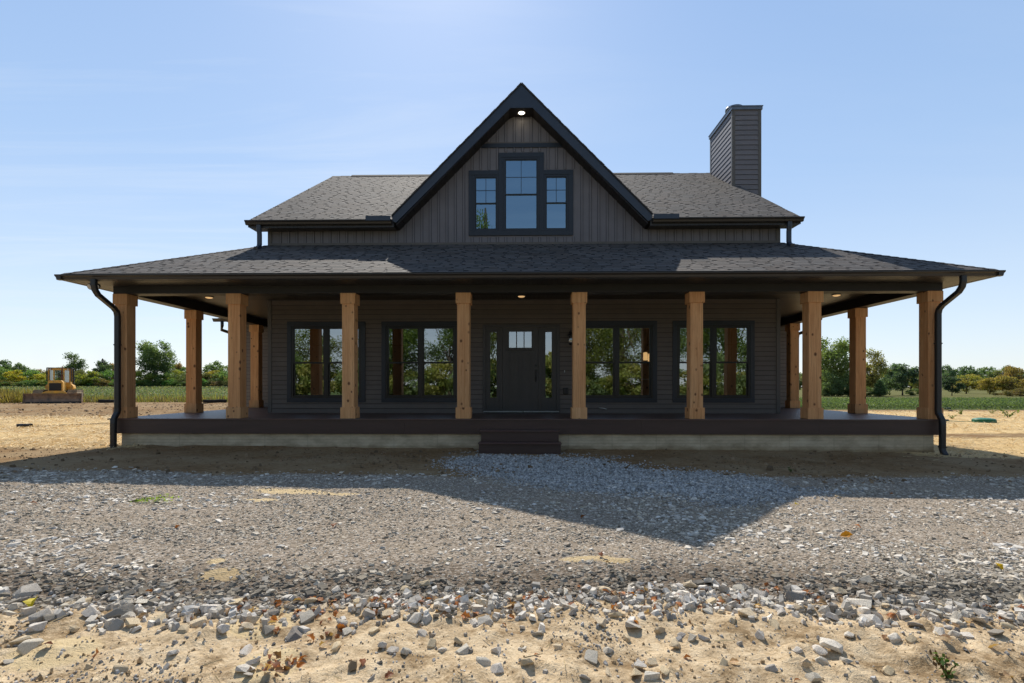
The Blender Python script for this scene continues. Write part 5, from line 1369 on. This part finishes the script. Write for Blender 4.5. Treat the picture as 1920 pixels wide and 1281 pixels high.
# ------------------------------------------------------------------ small things lying about
X, Y, gz, d = px2w(1845, 792)
t = thing('septic_lid', 'round green domed plastic lid set in the straw right of the house', 'tank lid', (X, Y, gz))
mb = MB(); mb.lathe([(.355, -.05), (.36, .09), (.345, .10)], 0, 0, 32)
for k in range(16):
    a = k*math.pi/8; mb.box(-.02, .02, .35, .372, .0, .09, None, Matrix.Rotation(a, 4, 'Z'))
mb.build('riser', M['green_plastic'], t)
mb = MB(); mb.lathe([(.37, .101), (.37, .12), (.33, .145), (.2, .17), (.02, .178)], 0, 0, 32); mb.build('cover', M['green_plastic'], t)
def pipe(pxa, pya, pxb, pyb, r, name, label, cat, mat='black_plastic', z0=.0):
    A = px2w(pxa, pya); B = px2w(pxb, pyb); n = 14; mb = MB(); pts = []; rad = []
    for k in range(n+1):
        u = k/n; x_, y_ = A[0]+(B[0]-A[0])*u, A[1]+(B[1]-A[1])*u+math.sin(u*9)*.03
        pts.append((x_-A[0], y_-A[1], float(H(x_, y_))-A[2]+r+z0)); rad.append(r*(1+.08*(k % 2)))
    mb.tube(pts, rad, 10); o = mb.build(name, M[mat]); o.location = (A[0], A[1], A[2]); tag(o, label, cat)
pipe(31, 802, 58, 801, .055, 'drain_pipe', 'short black corrugated drain pipe end lying in the left straw', 'pipe')
pipe(57, 801, 203, 794, .014, 'hose', 'thin dark hose trailing across the straw from the drain pipe to the house', 'hose')
pipe(1773, 768, 1782, 767, .05, 'drain_pipe', 'short black pipe in the straw beside the right corner post', 'pipe')
pipe(1779, 771.5, 1787, 771.5, .035, 'pipe_scrap', 'pale pipe scrap in the straw next to the short black pipe', 'pipe', 'polewood')
pipe(186, 756, 218, 756, .15, 'silt_sock', 'black silt sock lying at the edge of the left field', 'silt sock', 'rubber')
pipe(381, 757, 425, 757, .12, 'silt_sock', 'black silt sock at the field edge seen behind the second left porch post', 'silt sock', 'rubber')
pipe(1770, 790, 1822, 791, .012, 'hose', 'thin green hose running across straw to the green lid', 'hose', 'green_plastic')
# utility poles with two lines
def pole(px_, d, h, lab):
    X, Y = pxd(px_, d); g = float(H(X, Y)); t = thing('utility_pole', lab, 'utility pole', (X, Y, g))
    mb = MB(); mb.tube([(0, 0, -.3), (0, 0, h)], [.17, .12], 8); mb.build('shaft', M['polewood'], t)
    mb = MB(); mb.box(-.9, .9, -.06, .06, h-.65, h-.5); mb.build('crossarm', M['polewood'], t); return Vector((X, Y, g+h))
a = pole(1880, 150, 5.6, 'grey wooden utility pole among the trees near the right edge')
w0 = Vector((*pxd(1690, 175), a.z-1.2)); w1 = Vector((*pxd(2050, 140), a.z))
for dz, lab in ((-.4, 'upper thin overhead wire crossing in front of the right trees'), (-2.2, 'lower thin overhead wire crossing in front of the right trees')):
    mb = MB(); pts = []
    for (p, q) in ((w0, a), (a, w1)):
        for k in range(9):
            u = k/8; v = p.lerp(q, u)-a; v.z += dz-.9*u*(1-u); pts.append(v)
    mb.tube(pts[:9]+pts[10:], .022, 4); o = mb.build('overhead_wire', M['polewood']); o.location = a; tag(o, lab, 'wire')

# ------------------------------------------------------------------ bulldozer
BX, BY = pxd(109, 40.6)
BZ = thing('bulldozer', 'dirty yellow bulldozer with wide blade parked at the edge of the left field', 'bulldozer', (BX, BY, float(H(BX, BY))), math.atan2(-BX*-1, BY)*-1+R(0))
ang = math.atan2(BX, -(-BY))            # heading: nose (local -Y) towards the camera, tail swung to the right
BZ.rotation_euler = (0, 0, -ang-R(9)); BZ.scale = (.75, .9, 1)
mb = MB()
prof = [(-2.05, .02), (-1.98, .02), (-1.86, .22), (-1.82, .45), (-1.86, .72), (-1.98, .98), (-2.04, .98), (-1.92, .70), (-1.89, .45), (-1.93, .24)]
prof = [(p_, q_*.79) for p_, q_ in prof]; mb.prism(prof, 'x', -2.2, 2.2)
for s in (-1, 1): mb.prism([(-2.12, .0), (-1.7, .0), (-1.7, .70), (-2.0, .79), (-2.08, .72)], 'x', s*2.2-.03*(s < 0), s*2.2+.03*(s > 0))
bl = mb.build('blade', M['steel'], BZ)
mb = MB(); mb.box(-2.2, 2.2, -2.11, -2.052, -.02, .16); mb.build('cutting_edge', M['machine_black'], bl)
mb = MB(); mb.prism([(-1.0, .76), (1.05, .76), (.85, .95), (-.55, .95)], 'y', -1.93, -1.86); mb.build('blade_guard', M['yellow'], BZ)
for s in (-1, 1):
    mb = MB(); mb.prism([(-1.8, .28), (.4, .42), (.4, .58), (-1.8, .5)], 'x', *sorted((s*.86, s*.74))); mb.build('push_arm', M['yellow'], BZ)
    mb = MB(); mb.tube([(s*.5, -1.8, .75), (s*.5, -.3, 1.05)], .055, 8); mb.tube([(s*.5, -1.0, .90), (s*.5, -.3, 1.05)], .085, 8); mb.build('lift_cylinder', M['machine_black'], BZ)
for s in (-1, 1):
    mb = MB(); loop = []
    y0, y1, r_ = -.85, 1.75, .46
    for k in range(13): a_ = math.pi/2+math.pi*k/12; loop.append((y0+r_*math.cos(a_), .50+r_*math.sin(a_)))
    for k in range(13): a_ = -math.pi/2+math.pi*k/12; loop.append((y1+r_*math.cos(a_), .50+r_*math.sin(a_)))
    xa, xb = sorted((s*.95, s*1.72))
    mb.prism(loop, 'x', xa+.04, xb-.04)
    n = len(loop)
    per = []
    for k in range(n):
        p, q = Vector((0, *loop[k])), Vector((0, *loop[(k+1) % n])); L = (q-p).length; m_ = max(1, int(round(L/.18)))
        for j in range(m_): per.append((p.lerp(q, (j+.5)/m_), (q-p).normalized()))
    for p, tg in per:
        nn = Vector((0, tg.z, -tg.y)); 
        o1 = p-tg*.075; o2 = p+tg*.075
        mb.grid([[(xa, o1.y, o1.z), (xa, o2.y, o2.z), (xa, o2.y+nn.y*.035, o2.z+nn.z*.035), (xa, p.y+nn.y*.04, p.z+nn.z*.04), (xa, p.y-tg.y*.02+nn.y*.085, p.z-tg.z*.02+nn.z*.085), (xa, o1.y+nn.y*.035, o1.z+nn.z*.035)],
                 [(xb, o1.y, o1.z), (xb, o2.y, o2.z), (xb, o2.y+nn.y*.035, o2.z+nn.z*.035), (xb, p.y+nn.y*.04, p.z+nn.z*.04), (xb, p.y-tg.y*.02+nn.y*.085, p.z-tg.z*.02+nn.z*.085), (xb, o1.y+nn.y*.035, o1.z+nn.z*.035)]], sm=False)
    tk = mb.build('track', M['track'], BZ)
    mb = MB(); mb.box(xa+.02, xb-.02, y0+.1, y1-.1, .965, 1.02); mb.build('track_mud', M['track'], tk)
mb = MB(); mb.box(-.9, .9, -.9, 1.9, .5, .95); mb.build('chassis', M['machine_black'], BZ)
mb = MB(); mb.prism([(-.58, .9), (.58, .9), (.58, 1.62), (.44, 1.76), (-.44, 1.76), (-.58, 1.62)], 'y', -1.15, .55); hood = mb.build('hood', M['yellow'], BZ, bevel=.02)
mb = MB(); mb.box(-.47, .47, -1.19, -1.152, .98, 1.55); gr = mb.build('grille', M['machine_black'], hood)
mb = MB()
for k in range(9): mb.box(-.45, .45, -1.205, -1.192, 1.02+k*.06, 1.04+k*.06)
mb.build('grille_slats', M['machine_black'], gr) if False else mb.build('grille_slats', M['machine_black'], hood)
mb = MB(); mb.tube([(.33, -.1, 1.7), (.33, -.1, 2.15)], .085, 10); mb.tube([(.33, -.1, 2.15), (.33, -.1, 2.72), (.33, -.02, 2.82)], .055, 10); mb.build('exhaust_pipe', M['rust'], BZ)
for s in (-1, 1):
    mb = MB(); mb.prism([(s*.60, 1.04), (s*.98, 1.04), (s*1.16, 1.14), (s*1.12, 1.32), (s*.95, 1.5), (s*.60, 1.5)], 'y', .55, 1.7); mb.build('fender', M['yellow'], BZ, bevel=.02)
# cab
mb = MB(); W_, y0, y1, z0, z1 = .86, .45, 1.7, 1.5, 2.62
pp = [(-W_, y0+.1), (-.40, y0-.08), (.40, y0-.08), (W_, y0+.1), (W_, y1), (-W_, y1)]
for (x_, y_) in pp: mb.box(x_-.055, x_+.055, y_-.055, y_+.055, z0, z1)
mb.box(-W_-.05, W_+.05, y0-.02, y1+.05, z0-.25, z0+.12); mb.box(-.45, .45, y0-.13, y0-.02, z0-.1, z0+.2)
mb.prism([(p_[0]*1.06, p_[1]) for p_ in pp], 'z', z1-.06, z1+.09)
cab = mb.build('cab', M['yellow'], BZ, bevel=.012)
mb = MB(); mb.box(-1.0, 1.0, y0-.05, y1+.1, z1+.092, z1+.15)
for s in (-1, 1): mb.box(*sorted((s*.93, s*1.04)), y1-.35, y1-.2, 1.35, z1+.09); mb.box(*sorted((s*.93, s*1.02)), y0-.04, y0+.06, 1.72, z1+.09)
mb.build('rollover_frame', M['machine_black'], BZ)
for (p, q) in zip(pp, pp[1:]+pp[:1]):
    p, q = Vector((*p, 0)), Vector((*q, 0)); d_ = (q-p).normalized(); p2, q2 = p+d_*.06, q-d_*.06
    mb = MB(); mb.face([(p2.x, p2.y, z0+.12), (q2.x, q2.y, z0+.12), (q2.x, q2.y, z1-.06), (p2.x, p2.y, z1-.06)]); mb.build('cab_window', M['cabglass'], cab)
mb = MB(); mb.box(-.28, .28, 1.0, 1.5, 1.4, 1.75); mb.box(-.28, .28, 1.38, 1.5, 1.75, 2.25); mb.build('seat', M['machine_black'], BZ)
mb = MB(); mb.box(-.7, .7, 1.72, 2.15, .8, 1.75); mb.build('fuel_tank', M['yellow'], BZ, bevel=.03)
for s in (-1, 1):
    mb = MB(); mb.tube([(s*.7, y0+.0, z1+.02), (s*.7, y0-.09, z1+.02)], .07, 12); mb.build('headlight', M['lens'], cab)
# ------------------------------------------------------------------ daylight and camera
AZ, EL = R(-10.0), R(45.6)               # sun behind the house, a little to the left
S = Vector((math.sin(AZ)*math.cos(EL), math.cos(AZ)*math.cos(EL), math.sin(EL)))
sun = bpy.data.lights.new('sun', 'SUN'); sun.energy = 5.0; sun.angle = R(.5); sun.color = (1, .935, .83)
so = bpy.data.objects.new('sun', sun); link(so); so.rotation_euler = S.to_track_quat('Z', 'Y').to_euler(); so.location = (-4, 20, 30)
w = bpy.data.worlds.new('World'); sc.world = w; w.use_nodes = True
g = G(w.node_tree); bg = w.node_tree.nodes['Background']
sky = w.node_tree.nodes.new('ShaderNodeTexSky'); sky.sky_type = 'NISHITA'; sky.sun_disc = False
sky.sun_elevation = EL; sky.sun_rotation = AZ; sky.air_density = 1.0; sky.dust_density = .6; sky.ozone_density = 1.6; sky.altitude = 200
# thin cirrus veils
tc = g.n('TexCoord').outputs['Generated']
sep = g.n('SeparateXYZ', Vector=tc)
zc = g.math('MAXIMUM', sep.outputs[2], .06)
pl = g.n('CombineXYZ', X=g.math('DIVIDE', sep.outputs[0], zc), Y=g.math('DIVIDE', sep.outputs[1], zc), Z=0.0).outputs[0]
rot = g.n('Mapping'); g.set(rot.inputs['Vector'], pl); rot.inputs['Rotation'].default_value = (0, 0, R(25)); rot.inputs['Scale'].default_value = (.35, 1.6, 1)
cn = g.noise(rot, .9, 7, .62, .6)
veil = g.ramp(cn, [(.46, (0, 0, 0)), (.80, (.5, .5, .5))])
veil = g.math('MULTIPLY', veil, g.ramp(g.math('MULTIPLY_ADD', sep.outputs[0], .5, .5), [(.35, (1, 1, 1)), (.62, (.12, .12, .12))]))
out = g.mix(1, sky.outputs[0], g.ramp(g.math('MULTIPLY_ADD', sep.outputs[1], .5, .5), [(.25, (.7, .7, .68)), (.68, (1, 1, 1))]), 'MULTIPLY')
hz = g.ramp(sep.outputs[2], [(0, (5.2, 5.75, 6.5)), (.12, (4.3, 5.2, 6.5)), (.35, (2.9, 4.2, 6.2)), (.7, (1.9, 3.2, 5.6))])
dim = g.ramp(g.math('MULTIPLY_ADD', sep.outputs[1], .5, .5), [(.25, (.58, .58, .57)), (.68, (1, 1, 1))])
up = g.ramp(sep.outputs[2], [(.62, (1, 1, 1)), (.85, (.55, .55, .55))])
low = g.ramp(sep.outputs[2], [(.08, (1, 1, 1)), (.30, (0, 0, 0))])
back = g.mix(low, g.mix(1, dim, up, 'MULTIPLY'), g.mix(.5, dim, (1.15, 1.1, 1.0)))  # unseen rear sky shaped for fill: dimmed high, low band kept bright
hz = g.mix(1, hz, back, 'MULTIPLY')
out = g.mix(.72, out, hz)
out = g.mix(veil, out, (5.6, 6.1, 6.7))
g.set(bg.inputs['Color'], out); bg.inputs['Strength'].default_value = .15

cam = bpy.data.cameras.new('camera'); co = bpy.data.objects.new('camera', cam); link(co)
co.location = (0, 0, CAM_Z); co.rotation_euler = (R(90), 0, YAW)
cam.sensor_width = 36; cam.lens = F_PX/1920*36; cam.shift_y = (725-640.5)/1920
cam.clip_start = .05; cam.clip_end = 4000
sc.camera = co
sc.view_settings.view_transform = 'Standard'; sc.view_settings.look = 'None'; sc.view_settings.exposure = 0; sc.view_settings.gamma = 1
sc.render.engine = 'CYCLES'; sc.cycles.max_bounces = 8; sc.cycles.transparent_max_bounces = 12
